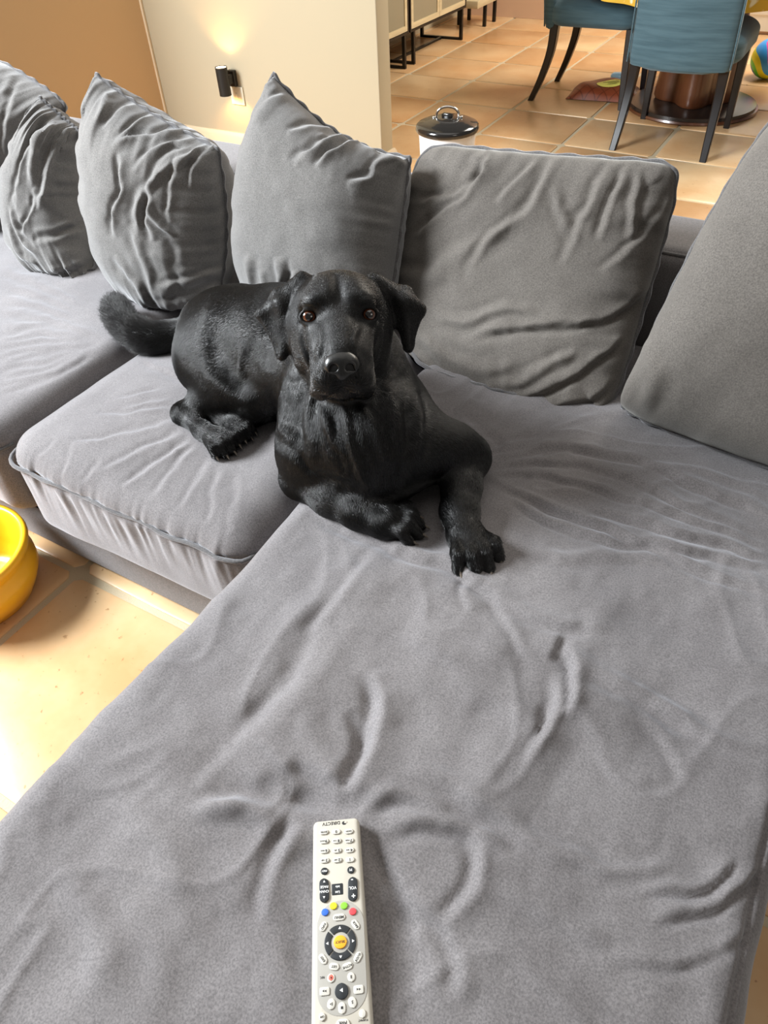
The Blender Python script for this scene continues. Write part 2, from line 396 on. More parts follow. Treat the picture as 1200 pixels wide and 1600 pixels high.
seatA, _ = seat_cushion((-2.25, -1.300, .565, 1.50, .180, .425, .055, .055, 170, 180, 36, .012),
    'leftmost grey seat cushion, beyond the dog\'s tail', SA, gathers(.375, .575, .0035, 42, 5), 12)
SC_ = [  # creases on the chaise
    ([(762, 722), (860, 695), (1010, 720), (1110, 765), (1200, 800)], 6, 6, 'fold'),
    ([(765, 728), (850, 718), (960, 735), (1080, 790), (1200, 835)], 6, 5, 'fold'),
    ([(770, 738), (860, 742), (980, 775), (1090, 812), (1200, 850)], 5, 5, 'fold'),
    ([(763, 745), (830, 775), (900, 805), (980, 835), (1060, 870), (1130, 900), (1200, 925)], 6, 6, 'fold'),
    ([(800, 775), (860, 815), (940, 840), (1000, 850)], 5, 5, 'fold'),
    ([(920, 790), (1010, 812), (1120, 845), (1200, 868)], 6, 6, 'fold'),
    ([(1000, 840), (1100, 862), (1200, 885)], 6, 5, 'fold'),
    ([(720, 650), (780, 690), (762, 720)], 6, 3, 'valley'),
    ([(840, 690), (780, 700), (764, 718)], 5, 3, 'ridge'),
    ([(820, 860), (890, 870), (960, 865), (1060, 880)], 8, 2.5, 'ridge'),
    ([(475, 795), (540, 815), (620, 850), (700, 872), (760, 915), (820, 950), (900, 975), (960, 985)], 9, 6, 'fold'),
    ([(740, 908), (731, 925), (738, 955)], 8, 3, 'fold'),
    ([(760, 915), (795, 960), (815, 1000), (835, 1030)], 8, 5, 'fold'),
    ([(850, 1030), (862, 1000), (880, 985)], 9, 3, 'fold'),
    ([(540, 930), (490, 1000), (440, 1070), (370, 1150)], 20, 6, 'valley'), ([(330, 1210), (420, 1235), (520, 1250)], 26, 6, 'valley'), ([(470, 1120), (500, 1170), (530, 1210)], 18, 4, 'ridge'),
    ([(640, 1180), (730, 1230), (830, 1280)], 24, 5, 'fold'), ([(700, 1060), (800, 1100), (850, 1180)], 20, 3, 'ridge'), ([(560, 960), (640, 990), (740, 1040)], 14, 3, 'ridge'), ([(430, 1330), (460, 1420), (470, 1540)], 26, -5, 'bump'), ([(600, 1400), (630, 1480), (640, 1590)], 24, 5, 'valley'),
    ([(780, 1380), (880, 1440), (960, 1470)], 16, 3, 'ridge'), ([(180, 1250), (260, 1330), (300, 1430)], 24, 3, 'ridge'), ([(90, 1330), (150, 1450), (160, 1560)], 26, 3, 'ridge'),
    ([(880, 1010), (903, 1040), (903, 1080), (890, 1120)], 9, 9, 'fold'),
    ([(868, 1050), (876, 1100), (850, 1160), (830, 1200)], 11, 8, 'fold'),
    ([(905, 1030), (980, 1070), (1060, 1115), (1120, 1150), (1200, 1170)], 9, 5, 'ridge'),
    ([(905, 1045), (1000, 1100), (1080, 1150)], 12, 3, 'valley'),
    ([(600, 860), (560, 900), (520, 950), (480, 1000)], 9, 3, 'fold'),
    ([(560, 910), (520, 960), (490, 1030), (440, 1100), (380, 1170), (300, 1260)], 16, 4, 'fold'),
    ([(590, 1050), (600, 1100), (590, 1170), (560, 1230), (545, 1260)], 14, 11, 'fold'),
    ([(545, 1110), (565, 1150), (560, 1200), (540, 1240)], 12, -8, 'bump'),
    ([(430, 1200), (470, 1180), (520, 1210), (540, 1250)], 15, 5, 'fold'),
    ([(440, 1240), (480, 1250), (530, 1265), (590, 1240)], 17, -7, 'bump'),
    ([(560, 1265), (600, 1240), (650, 1240), (700, 1260)], 12, 9, 'fold'),
    ([(600, 1290), (680, 1275), (740, 1290), (800, 1330)], 14, 6, 'fold'),
    ([(620, 1210), (700, 1220), (760, 1260), (850, 1320), (960, 1370)], 14, 4, 'ridge'),
    ([(575, 1280), (590, 1340), (620, 1400), (650, 1460)], 14, -8, 'bump'),
    ([(740, 1300), (760, 1340), (745, 1400), (700, 1450)], 13, 6, 'fold'),
    ([(640, 1390), (700, 1440), (730, 1500), (720, 1560)], 15, 5, 'fold'),
    ([(480, 1290), (450, 1330), (430, 1380), (420, 1440)], 15, 7, 'fold'),
    ([(300, 1270), (370, 1260), (430, 1275)], 14, 6, 'ridge'),
    ([(1000, 1390), (1090, 1385), (1150, 1340)], 8, 5, 'fold'),
    ([(1020, 1430), (1100, 1420), (1160, 1380), (1190, 1350)], 9, 5, 'fold'),
    ([(960, 1500), (1060, 1500), (1130, 1475), (1165, 1440)], 9, 4, 'fold'),
    ([(880, 1330), (960, 1360), (1050, 1350)], 11, 3, 'ridge'),
    ([(1000, 1100), (1050, 1160), (1080, 1220)], 12, 2.5, 'fold'),
    ([(940, 1180), (980, 1210), (1060, 1220)], 12, 2.0, 'fold'),
    ([(600, 780), (660, 830), (710, 850)], 26, -7, 'bump'), ([(700, 800), (740, 870)], 22, -6, 'bump'),
    ([(460, 1280), (500, 1400), (520, 1600)], 45, -6, 'bump'),
]
def chaise_extra(V, Nn):
    up = sstep(.4, .95, Nn[:, 2])
    rd = (1-np.abs(fbm(np.stack([V[:, 0]*7+1.5*vnoise(V*5, 3), V[:, 1]*7+1.5*vnoise(V*5, 4), V[:, 2]*0], 1), 21, 2)))**4
    d = .006*fbm(V*np.array([6, 4, 4])+3, 5)+.0022*fbm(V*np.array([16, 12, 8]), 9)+.0035*rd
    n2 = .004*vnoise(np.stack([V[:, 0]*9+V[:, 1]*6, V[:, 1]*3, V[:, 2]], 1), 33)
    V = V+Nn*((d+n2)*up)[:, None]
    ins = np.exp(-((V[:, 0]-.184)/.003)**2)*up
    V[:, 2] -= .006*ins
    return V
seatC, VC = seat_cushion((-.642, .208, -.95, 1.50, .180, .432, .05, .05, 180, 480, 30, .010),
    'long grey chaise cushion in the foreground, crumpled under the dog\'s front paws', SC_, chaise_extra, 13)
V_, F_ = rounded_cushion(.214, 1.05, .99, 1.50, .180, .425, .05, .05, 30, 30, 10, .01); V_, F_ = weld(V_, F_)
tag(npmesh('seat_cushion', V_, F_, M_SEAT), 'grey seat cushion under the big smooth pillow at the right', 'cushion')
# piping on the visible front seams
def seam(parent, x0, x1, y, z, r=.0042, turn=.05):
    pts = [(x0-.004+.0, y+turn+.12, z+.004), (x0, y+turn+.03, z), (x0+.012, y+.022, z), (x0+.045, y, z)]
    pts += [(x, y+.002*math.sin(x*40), z+.002*math.sin(x*55)) for x in np.linspace(x0+.09, x1-.06, 40)]
    pts += [(x1-.02, y+.012, z), (x1-.004, y+.05, z)]
    P = smooth_path(pts, 3)
    return tube('piping', P, r, M_PIPE, parent, 8)
seam(seatB, -1.285, -.645, .568, .377); seam(seatA, -2.25, -1.30, .568, .375)

# ------------------------------------------------------------------ pillows
def quad_curve(a, m, b, t):
    a, m, b = map(np.asarray, (a, m, b)); c = 2*m-.5*(a+b); t = t[:, None]
    return (1-t)**2*a+2*t*(1-t)*c+t*t*b
def pillow(label, ctrl, T, n=110, strokes=(), material=None, pw=2.4, q=.5, pucker=.004, seed=0, sag=0.0, front=.55, group=None, pipe=.0045, corner=.0):
    """ctrl: 8 points BL, B, BR, R, TR, T, TL, L ; T = full thickness"""
    BL, B, BR, R_, TR, T_, TL, L_ = [np.asarray(c, float) for c in ctrl]
    s = np.linspace(0, 1, n+1)
    cb, ct, cl, cr = quad_curve(BL, B, BR, s), quad_curve(TL, T_, TR, s), quad_curve(BL, L_, TL, s), quad_curve(BR, R_, TR, s)
    U, Vv = np.meshgrid(s, s, indexing='ij')
    S = ((1-Vv)[..., None]*cb[:, None]+Vv[..., None]*ct[:, None]+(1-U)[..., None]*cl[None]+U[..., None]*cr[None]
         - ((1-U)*(1-Vv))[..., None]*BL-(U*(1-Vv))[..., None]*BR-(U*Vv)[..., None]*TR-((1-U)*Vv)[..., None]*TL)
    if corner:
        ctr = S.mean((0, 1)); aa, bb = np.abs(2*U-1), np.abs(2*Vv-1); S = S+(ctr-S)*(corner*(aa*bb)**9)[..., None]
    du = np.gradient(S, axis=0); dv = np.gradient(S, axis=1); Nr = np.cross(du, dv); Nr /= np.linalg.norm(Nr, axis=2)[..., None]
    Nm = Nr.mean((0, 1)); Nm /= np.linalg.norm(Nm); Nr = Nr*.5+Nm*.5; Nr /= np.linalg.norm(Nr, axis=2)[..., None]
    if (Nm@(EYE-S.mean((0, 1)))) < 0: Nr = -Nr; flip = True
    else: flip = False
    a, b = np.abs(2*U-1), np.abs(2*Vv-1)
    f = ((1-a**pw)*(1-b**pw)).clip(0)**q
    f = f*(1+sag*(.5-Vv))
    edge = np.minimum(np.minimum(U, 1-U), np.minimum(Vv, 1-Vv))
    du_, dv_ = np.minimum(U, 1-U), np.minimum(Vv, 1-Vv)
    along = np.where(du_ < dv_, Vv*11+(U > .5)*40, U*11+(Vv > .5)*80)
    P0 = np.stack([along.ravel(), (edge*2.5).ravel(), np.full(U.size, .3)], 1)
    pk = (vnoise(P0, seed)+.7*vnoise(P0*np.array([2.3, 1, 1]), seed+1)).reshape(U.shape)*np.exp(-(edge/.17)**1.5)*np.clip(edge/.012, 0, 1)
    lumps = fbm(np.stack([U.ravel()*3, Vv.ravel()*3, np.full(U.size, seed*1.7)], 1), seed+5).reshape(U.shape)
    off = T*front*f+pucker*pk+.006*lumps*f
    back = T*(1-front)*f+pucker*.8*pk
    Fr = S+Nr*off[..., None]; Bk = S-Nr*back[..., None]
    m = n+1; idx = np.arange(m*m).reshape(m, m)
    V = np.vstack([Fr.reshape(-1, 3), Bk.reshape(-1, 3)])
    i = idx[:-1, :-1].ravel(); q4 = np.stack([i, idx[1:, :-1].ravel(), idx[1:, 1:].ravel(), idx[:-1, 1:].ravel()], 1)
    qb = q4[:, ::-1]+m*m
    if flip: q4 = q4[:, ::-1]; qb = qb[:, ::-1]
    F = np.vstack([q4, qb]); V, F = weld(V, F)
    Nn = mesh_normals(V, F)
    V = V + Nn*(.0016*fbm(V*14, seed+8, 2))[:, None]
    V = wrinkle(V, F, list(strokes), seed, 1.35)
    V[:, 2] = np.maximum(V[:, 2], .432)
    o = npmesh('back_pillow', V, F, material or M_PIL); tag(o, label, 'pillow', group)
    ring = np.vstack([S[:, 0], S[-1, 1:], S[::-1, -1][1:], S[0, ::-1][1:-1]])
    if pipe:
        rr = ring.copy(); rr += (.0012*np.stack([np.sin(np.arange(len(rr))*.5)]*3, 1)); rr[:, 2] = np.maximum(rr[:, 2], .4355)
        tube('piping', rr, pipe, M_PIPE, o, 8, True)
    return o
A = lambda x, y, Y: ony(x, y, Y)
# 4: crumpled square pillow right of the dog
S4 = [([(770, 235), (740, 300), (690, 340), (650, 375)], 7, 6, 'fold'), ([(840, 250), (800, 290), (780, 320)], 6, 5, 'fold'), ([(870, 250), (835, 320), (775, 370), (730, 430)], 9, 5, 'fold'),
      ([(960, 250), (930, 310), (905, 360), (885, 420)], 8, 6, 'fold'), ([(985, 262), (955, 330), (940, 380)], 7, 5, 'fold'), ([(1000, 262), (990, 330), (985, 380)], 6, 4, 'ridge'),
      ([(735, 245), (760, 270), (720, 300), (660, 320)], 7, 6, 'fold'), ([(1055, 300), (1030, 340), (980, 400), (940, 430)], 7, 3, 'fold'),
      ([(740, 520), (830, 510), (920, 500), (975, 480), (1010, 440)], 6, 6, 'fold'), ([(770, 525), (850, 512), (905, 502)], 4, -5, 'bump'), ([(680, 490), (730, 500), (800, 480), (840, 485)], 8, 4, 'ridge'),
      ([(800, 620), (860, 600), (930, 560), (970, 520)], 7, 6, 'fold'), ([(760, 600), (820, 590), (900, 545)], 7, 4, 'ridge'), ([(830, 650), (880, 625), (920, 620), (955, 590)], 6, 7, 'fold'),
      ([(870, 668), (905, 640), (950, 635)], 5, 6, 'fold'), ([(655, 500), (670, 540), (730, 575), (800, 570)], 10, 4, 'ridge'), ([(900, 380), (880, 330), (870, 290)], 7, 3, 'ridge'),
      ([(640, 450), (720, 400), (800, 340)], 12, 4, 'ridge'), ([(700, 620), (760, 640), (860, 668)], 8, 4, 'valley')]
pillow('square grey piped pillow with crumpled lower corner, right of the dog', [A(655, 628, 1.17), A(790, 662, 1.17), A(948, 660, 1.20), A(1010, 470, 1.37), A(1068, 252, 1.475), A(860, 242, 1.475), A(662, 222, 1.475), A(622, 420, 1.36)],
       .17, strokes=S4, material=M_PILB, pucker=.007, seed=3, pw=2.6, q=.5, corner=.055)
# 3: pillow behind the dog
S3 = [([(560, 205), (500, 200), (450, 208)], 6, 5, 'fold'), ([(600, 225), (540, 215), (490, 240), (465, 265)], 8, 7, 'fold'), ([(610, 240), (560, 230), (520, 245), (495, 265)], 6, 7, 'fold'),
      ([(640, 260), (600, 250), (575, 280), (540, 290)], 7, 6, 'fold'), ([(430, 125), (400, 150), (385, 180)], 6, 5, 'fold'), ([(450, 150), (420, 165), (395, 195)], 6, 4, 'fold'),
      ([(385, 400), (395, 450)], 6, 5, 'ridge'), ([(410, 420), (415, 455)], 6, 4, 'ridge'), ([(435, 400), (440, 455)], 6, 5, 'ridge'), ([(460, 420), (462, 455)], 6, 4, 'ridge')]
pillow('smooth grey pillow with a pointed upper corner, directly behind the dog', [A(388, 478, 1.22), A(500, 500, 1.20), A(606, 505, 1.22), A(624, 370, 1.31), A(640, 246, 1.38), A(528, 208, 1.38), A(427, 116, 1.37), A(384, 290, 1.30)],
       .27, strokes=S3, pucker=.005, seed=5, pw=2.6, q=.45, front=.52, corner=.0)
# 2
S2 = [([(300, 215), (240, 240), (210, 270)], 5, 6, 'fold'), ([(310, 225), (250, 265), (232, 330), (240, 380)], 7, 8, 'fold'), ([(290, 205), (230, 215), (175, 225)], 5, 5, 'fold'),
      ([(330, 225), (280, 260), (265, 320), (268, 350)], 5, 6, 'fold'), ([(320, 225), (245, 280), (215, 320), (225, 400)], 6, 6, 'ridge'), ([(335, 228), (305, 260), (300, 295)], 5, 6, 'fold'),
      ([(192, 240), (195, 290), (180, 330), (185, 370)], 6, 9, 'fold'), ([(170, 140), (160, 170), (150, 190)], 5, 4, 'ridge'), ([(200, 160), (175, 190), (160, 205)], 5, 4, 'fold'),
      ([(230, 180), (205, 205), (180, 220)], 5, 4, 'fold'), ([(230, 320), (250, 350), (275, 368)], 4, 5, 'ridge'), ([(205, 350), (225, 410), (240, 450)], 5, 5, 'ridge'),
      ([(180, 400), (210, 440), (230, 480)], 5, 5, 'ridge'), ([(345, 420), (300, 440), (250, 450)], 6, 4, 'fold'), ([(350, 440), (290, 470), (240, 480)], 6, 4, 'fold'), ([(262, 375), (275, 430), (280, 460)], 7, 4, 'valley')]
pillow('plump grey pillow standing beside the dog\'s tail, with gathered top seam', [A(208, 450, 1.21), A(265, 488, 1.18), A(335, 486, 1.21), A(354, 370, 1.28), A(340, 232, 1.30), A(235, 176, 1.30), A(150, 116, 1.29), A(160, 300, 1.26)],
       .29, strokes=S2, pucker=.010, seed=8, pw=2.7, q=.42, front=.50)
# 1 and 0
S1 = [([(110, 190), (70, 210), (40, 250), (25, 330)], 5, 7, 'fold'), ([(95, 180), (60, 220), (50, 290)], 5, 6, 'ridge'), ([(115, 195), (85, 230), (70, 290), (65, 330)], 5, 7, 'fold'),
      ([(55, 290), (60, 310), (45, 350), (30, 370)], 6, 6, 'fold'), ([(15, 320), (30, 370), (60, 400)], 3, 4, 'ridge'), ([(10, 350), (30, 395), (60, 415)], 3, 4, 'ridge'),
      ([(130, 350), (90, 365), (50, 375)], 5, 5, 'valley'), ([(145, 410), (100, 430), (60, 430)], 5, 6, 'valley')]
pillow('gathered grey pillow at the left edge, in front of another', [A(52, 415, 1.17), A(105, 446, 1.16), A(155, 444, 1.20), A(140, 330, 1.30), A(124, 205, 1.33), A(96, 182, 1.33), A(62, 152, 1.32), A(22, 300, 1.24)],
       .25, strokes=S1, pucker=.012, seed=12, pw=2.8, q=.42, front=.5)
S0 = [([(30, 125), (12, 200), (4, 280)], 5, 5, 'fold'), ([(20, 115), (0, 150)], 5, 4, 'ridge')]
pillow('grey pillow at the far left, half hidden behind the gathered one', [A(-150, 330, 1.2), A(-80, 370, 1.2), A(-28, 392, 1.24), A(20, 260, 1.36), A(112, 172, 1.43), A(40, 118, 1.42), A(-60, 68, 1.42), A(-130, 200, 1.3)],
       .24, strokes=S0, pucker=.008, seed=15, corner=.08)
# 5 big smooth one on the right
pillow('big smooth grey pillow filling the right edge', [A(975, 628, 1.20), A(1090, 690, 1.17), (.43, 1.13, .45), (.49, 1.27, .70), (.50, 1.42, .95), (.2, 1.42, .965), A(1205, 190, 1.42), A(1085, 385, 1.30)],
       .20, strokes=[([(1010, 520), (1020, 600), (1000, 640)], 14, 3, 'ridge')], material=M_PILB, pucker=.0015, seed=20, pw=3.0)

# ------------------------------------------------------------------ dog (one continuous surface from blended volumes)
class Field:
    def __init__(s, lo, hi, h):
        s.lo = np.array(lo, float); s.h = h; s.n = np.ceil((np.array(hi)-s.lo)/h).astype(int)+1
        s.f = np.full(s.n, .06, np.float32)
    def _win(s, lo, hi):
        a = np.clip(np.floor((np.minimum(lo, hi)-s.lo)/s.h).astype(int), 0, s.n-1); b = np.clip(np.ceil((np.maximum(lo, hi)-s.lo)/s.h).astype(int)+1, 1, s.n)
        sl = tuple(slice(a[i], b[i]) for i in range(3))
        g = [(s.lo[i]+np.arange(a[i], b[i])*s.h).astype(np.float32) for i in range(3)]
        return sl, g[0][:, None, None], g[1][None, :, None], g[2][None, None, :]
    def blend(s, sl, d, k, sub=False):
        f = s.f[sl]
        if sub: d = -d; h = np.clip(k-np.abs(f-d), 0, None)/k; s.f[sl] = np.maximum(f, d)+h*h*k*.25
        else: h = np.clip(k-np.abs(f-d), 0, None)/k; s.f[sl] = np.minimum(f, d)-h*h*k*.25
    def ell(s, c, r, axes=None, k=.02, sub=False):
        c = np.asarray(c, float); r = np.asarray(r, float); Rm = r.max()+k+.01
        sl, X, Y, Z = s._win(c-Rm, c+Rm); X, Y, Z = X-c[0], Y-c[1], Z-c[2]
        ax = np.eye(3) if axes is None else np.asarray(axes, float)
        q = [(ax[i][0]*X+ax[i][1]*Y+ax[i][2]*Z) for i in range(3)]
        k0 = np.sqrt(sum((q[i]/r[i])**2 for i in range(3))); k1 = np.sqrt(sum((q[i]/r[i]**2)**2 for i in range(3)))+1e-6
        s.blend(sl, (k0*(k0-1)/k1).astype(np.float32), k, sub)
    def cap(s, a, ra, b, rb, k=.02, sub=False):
        a = np.asarray(a, float); b = np.asarray(b, float); Rm = max(ra, rb)+k+.01
        sl, X, Y, Z = s._win(np.minimum(a, b)-Rm, np.maximum(a, b)+Rm); d = b-a; l2 = d@d+1e-12
        t = np.clip(((X-a[0])*d[0]+(Y-a[1])*d[1]+(Z-a[2])*d[2])/l2, 0, 1)
        D = np.sqrt((X-a[0]-t*d[0])**2+(Y-a[1]-t*d[1])**2+(Z-a[2]-t*d[2])**2)-(ra+t*(rb-ra))
        s.blend(sl, D.astype(np.float32), k, sub)
    def chain(s, pts, k=.02, first=None, sub=False):
        for (a, ra), (b, rb) in zip(pts, pts[1:]): s.cap(a, ra, b, rb, k, sub)
    def tri(s, a, b, c, th, k=.01):
        a, b, c = [np.asarray(v, float) for v in (a, b, c)]; Rm = th+k+.01
        lo = np.minimum(np.minimum(a, b), c)-Rm; hi = np.maximum(np.maximum(a, b), c)+Rm
        sl, X, Y, Z = s._win(lo, hi); shp = np.broadcast_shapes(X.shape, Y.shape, Z.shape)
        P = np.stack([np.broadcast_to(X, shp), np.broadcast_to(Y, shp), np.broadcast_to(Z, shp)], -1).astype(np.float64)
        n = np.cross(b-a, c-a); n /= np.linalg.norm(n); pd = (P-a)@n; ins = np.ones(shp, bool); ed = np.full(shp, 1e9)
        for p, q in ((a, b), (b, c), (c, a)):
            e = q-p; w = P-p; ins &= (np.cross(n, e)@np.moveaxis(w, -1, 0).reshape(3, -1)).reshape(shp) >= 0
            t = np.clip((w@e)/(e@e), 0, 1); ed = np.minimum(ed, np.linalg.norm(w-t[..., None]*e, axis=-1))
        s.blend(sl, (np.where(ins, np.abs(pd), ed)-th).astype(np.float32), k)
    def mesh(s):
        f = s.f; neg = f < 0
        c = np.zeros(tuple(np.array(f.shape)-1), np.int8)
        for dx in (0, 1):
            for dy in (0, 1):
                for dz in (0, 1): c += neg[dx:f.shape[0]-1+dx, dy:f.shape[1]-1+dy, dz:f.shape[2]-1+dz]
        act = np.argwhere((c > 0) & (c < 8)); idx = np.full(c.shape, -1, np.int32); idx[tuple(act.T)] = np.arange(len(act))
        acc = np.zeros((len(act), 3)); cnt = np.zeros(len(act))
        corners = [(x, y, z) for x in (0, 1) for y in (0, 1) for z in (0, 1)]
        val = {k: f[act[:, 0]+k[0], act[:, 1]+k[1], act[:, 2]+k[2]] for k in corners}
        for p in corners:
            for ax in range(3):
                if p[ax] == 0:
                    q = list(p); q[ax] = 1; q = tuple(q); a, b = val[p], val[q]; m = (a < 0) != (b < 0)
                    t = np.where(m, a/(a-b+1e-12), 0); pt = np.tile(np.array(p, float), (len(act), 1)); pt[:, ax] += t
                    acc[m] += pt[m]; cnt[m] += 1
        V = s.lo+(act+acc/cnt[:, None])*s.h; F = []
        for ax in range(3):
            o = [1, 1, 1]; o[ax] = 0; a1, a2 = [(1, 2), (2, 0), (0, 1)][ax]
            sh = [f.shape[i]-1 for i in range(3)]
            A_ = f[tuple(slice(o[i], sh[i]) if True else None for i in range(3))]
            Bsl = [slice(o[i], sh[i]) for i in range(3)]; Bsl[ax] = slice(1, sh[ax]+1); B_ = f[tuple(Bsl)]
            m = (A_ < 0) != (B_ < 0); e = np.argwhere(m)+np.array(o); flip = (A_[m] < 0)
            def g(d1, d2): q = e.copy(); q[:, a1] -= d1; q[:, a2] -= d2; return idx[q[:, 0], q[:, 1], q[:, 2]]
            quad = np.stack([g(1, 1), g(0, 1), g(0, 0), g(1, 0)], 1); quad[~flip] = quad[~flip][:, ::-1]; F.append(quad)
        F = np.vstack(F); return V, F[(F >= 0).all(1)]

def build_dog():
    P = onz
    D = Field((-1.60, .55, .405), (-.20, 1.30, .90), .0036)
    # head frame: x image-right, y up, z towards the camera, origin inside the skull
    Ho = ond(530, 492, 1.135); r_ = CAM_M[0]; zz = EYE-Ho; zz /= np.linalg.norm(zz); r_ = r_-zz*(r_@zz); r_ /= np.linalg.norm(r_)
    u_ = np.cross(zz, r_); a = math.radians(2.0); r2 = math.cos(a)*r_+math.sin(a)*u_; u2 = -math.sin(a)*r_+math.cos(a)*u_
    AX = np.array([r2, u2, zz])
    def H(x, y, z): return Ho+(x*r2+y*u2+z*zz)*.001
    def he(c, r, k=.012, sub=False, rot=0.0, tilt=0.0):
        ax = AX.copy()
        if rot: q = math.radians(rot); ax = np.array([math.cos(q)*AX[0]+math.sin(q)*AX[1], -math.sin(q)*AX[0]+math.cos(q)*AX[1], AX[2]])
        if tilt: q = math.radians(tilt); ax = np.array([ax[0], math.cos(q)*ax[1]+math.sin(q)*ax[2], -math.sin(q)*ax[1]+math.cos(q)*ax[2]])
        D.ell(H(*c), np.array(r)*.001, ax, k, sub)
    def hc(a, ra, b, rb, k=.012, sub=False): D.cap(H(*a), ra*.001, H(*b), rb*.001, k, sub)
    # --- trunk
    chest = P(566, 685, .535); D.ell(chest, (.120, .100, .118), None, .03)
    D.ell(P(575, 722, .485), (.095, .09, .068), None, .03)
    D.ell(ond(556, 628, 1.262), (.098, .095, .10), None, .04)
    sh = ond(545, 640, 1.33)
    withers = ond(512, 575, 1.345); mid = ond(448, 545, 1.415); rump = P(378, 528, .545)
    D.chain([(sh, .100), (withers, .105), (mid, .112), (rump, .105)], .04)
    D.ell(P(345, 520, .54), (.085, .085, .085), None, .03)
    D.ell(P(345, 555, .51), (.085, .09, .075), None, .03)
    # --- neck
    D.chain([(ond(556, 640, 1.27), .100), (ond(545, 585, 1.25), .094), (H(0, -25, -85), .080)], .03)
    D.cap(H(-2, -80, -70), .050, ond(562, 690, 1.20), .055, .03)
    for x, y2 in ((-58, 700), (-14, 690), (40, 680), (78, 660)): D.cap(H(x*.8, -78, -62), .020, ond(562+x*1.15, y2, 1.165+abs(x)*.0006), .014, .016)
    # --- near hind leg (left in the picture)
    knee = P(402, 615, .50); hock = P(287, 648, .452); D.chain([(P(345, 560, .52), .085), (P(365, 590, .505), .070), (knee, .048)], .03)
    D.chain([(P(372, 600, .49), .055), (P(335, 625, .465), .038), (hock, .022)], .025)
    D.ell(hock+np.array([-.004, .004, .002]), (.022, .020, .020), None, .012)
    D.chain([(hock, .020), (P(315, 672, .452), .0175), (P(345, 690, .452), .020)], .012)
    def paw(base, tip, wdt, hgt, ntoe=4, spread=1.0, k=.0035, claws=True):
        base = np.asarray(base); tip = np.asarray(tip); d = tip-base; ln = np.linalg.norm(d); d = d/ln; s = np.cross(d, [0, 0, 1]); s /= np.linalg.norm(s); up = np.cross(s, d)
        D.ell(base+d*ln*.22+up*hgt*.1, (ln*.42, wdt*.42, hgt*.9), np.array([d, s, up]), .012)
        D.ell(base+d*ln*.55-up*hgt*.4, (ln*.36, wdt*.40, hgt*.5), np.array([d, s, up]), .008)
        cl = []
        for i in range(ntoe):
            t = (i-(ntoe-1)/2)/((ntoe-1)/2); L_ = ln*(1.0-.20*t*t); o = s*t*wdt*.39*spread; rr = wdt*.132
            a1 = base+d*L_*.22+o*.62+up*hgt*.5; a2 = base+d*L_*.66+o*.97+up*hgt*.62; a3 = base+d*L_*.92+o*1.06-up*hgt*.10
            D.cap(a1, rr*.8, a2, rr*1.08, k); D.cap(a2, rr*1.08, a3, rr*.98, k)
            cl.append((a3+d*rr*.5+up*rr*.35, a3+d*rr*1.75-up*rr*.15, rr*.27))
        return cl
    claws = []
    claws += paw(P(335, 684, .448), P(360, 708, .442), .062, .022)
    # far hind foot
    D.chain([(P(430, 620, .47), .05), (P(385, 650, .452), .024), (P(345, 648, .448), .019)], .02)
    D.chain([(P(345, 650, .448), .018), (P(368, 668, .448), .018)], .012)
    claws += paw(P(365, 664, .448), P(388, 686, .443), .052, .020)
    # --- tail
    tl = smooth_path([P(345, 500, .54), P(318, 512, .49), P(280, 522, .468), (*P(235, 528, .462),), P(200, 512, .460), P(182, 486, .462), P(180, 474, .466)], 5)
    rr = np.interp(np.linspace(0, 1, len(tl)), [0, .15, .5, .8, 1], [.045, .030, .029, .027, .014])
    D.chain([(tl[i], rr[i]) for i in range(len(tl))], .012)
    # --- front leg, left in the picture: shoulder, elbow, forearm, paw laid across
    D.chain([(ond(505, 640, 1.25), .075), (P(487, 705, .51), .058), (P(472, 745, .462), .036)], .03)
    D.ell(P(466, 752, .455), (.030, .030, .028), None, .015)
    D.chain([(P(470, 752, .457), .030), (P(520, 776, .462), .034), (P(560, 797, .462), .031), (P(590, 812, .458), .029)], .014)
    D.ell(P(600, 812, .468), (.024, .022, .020), None, .01)
    claws += paw(P(592, 815, .456), P(662, 828, .447), .074, .027, spread=1.0)
    # --- front leg, right in the picture
    D.chain([(ond(612, 645, 1.27), .070), (P(655, 697, .52), .058), (P(706, 706, .50), .044), (P(730, 714, .485), .036)], .03)
    D.ell(P(738, 722, .472), (.026, .030, .032), None, .02)
    D.chain([(P(729, 716, .482), .034), (P(722, 762, .470), .033), (P(718, 800, .462), .029), (P(724, 830, .458), .028)], .014)
    claws += paw(P(725, 832, .455), P(757, 898, .447), .078, .028, spread=1.05)
    # --- head
    he((0, 4, -28), (78, 62, 72), .02); he((0, 22, 8), (62, 42, 50), .02)
    for s in (-1, 1):
        he((s*52, -22, -10), (32, 46, 46), .02)
        he((s*44, -62, 2), (30, 38, 40), .02)
        he((s*34, 22, 38), (23, 13, 20), .014, rot=s*-12)                      # brow
        hc((s*34, -20, 36), 19, (s*27, -62, 78), 20, .014)                     # cheek line into the muzzle
        he((s*22, -88, 84), (26, 25, 38), .012, tilt=20)                        # flews
        he((s*33, -104, 62), (17, 22, 30), .012)
    hc((0, 0, 34), 28, (0, -50, 92), 22, .016); hc((0, -40, 60), 34, (0, -72, 92), 30, .016)
    he((0, -72, 100), (29, 19, 22), .010)                                       # nose bed
    he((0, -112, 62), (24, 15, 34), .010)                                       # chin
    hc((0, -90, 20), 40, (0, -100, -20), 46, .02)
    hc((0, 66, 30), 5, (0, 22, 62), 4, .020, True)                          # forehead furrow
    hc((0, -84, 128), 1.4, (0, -101, 116), 1.6, .004, True)                     # lip split
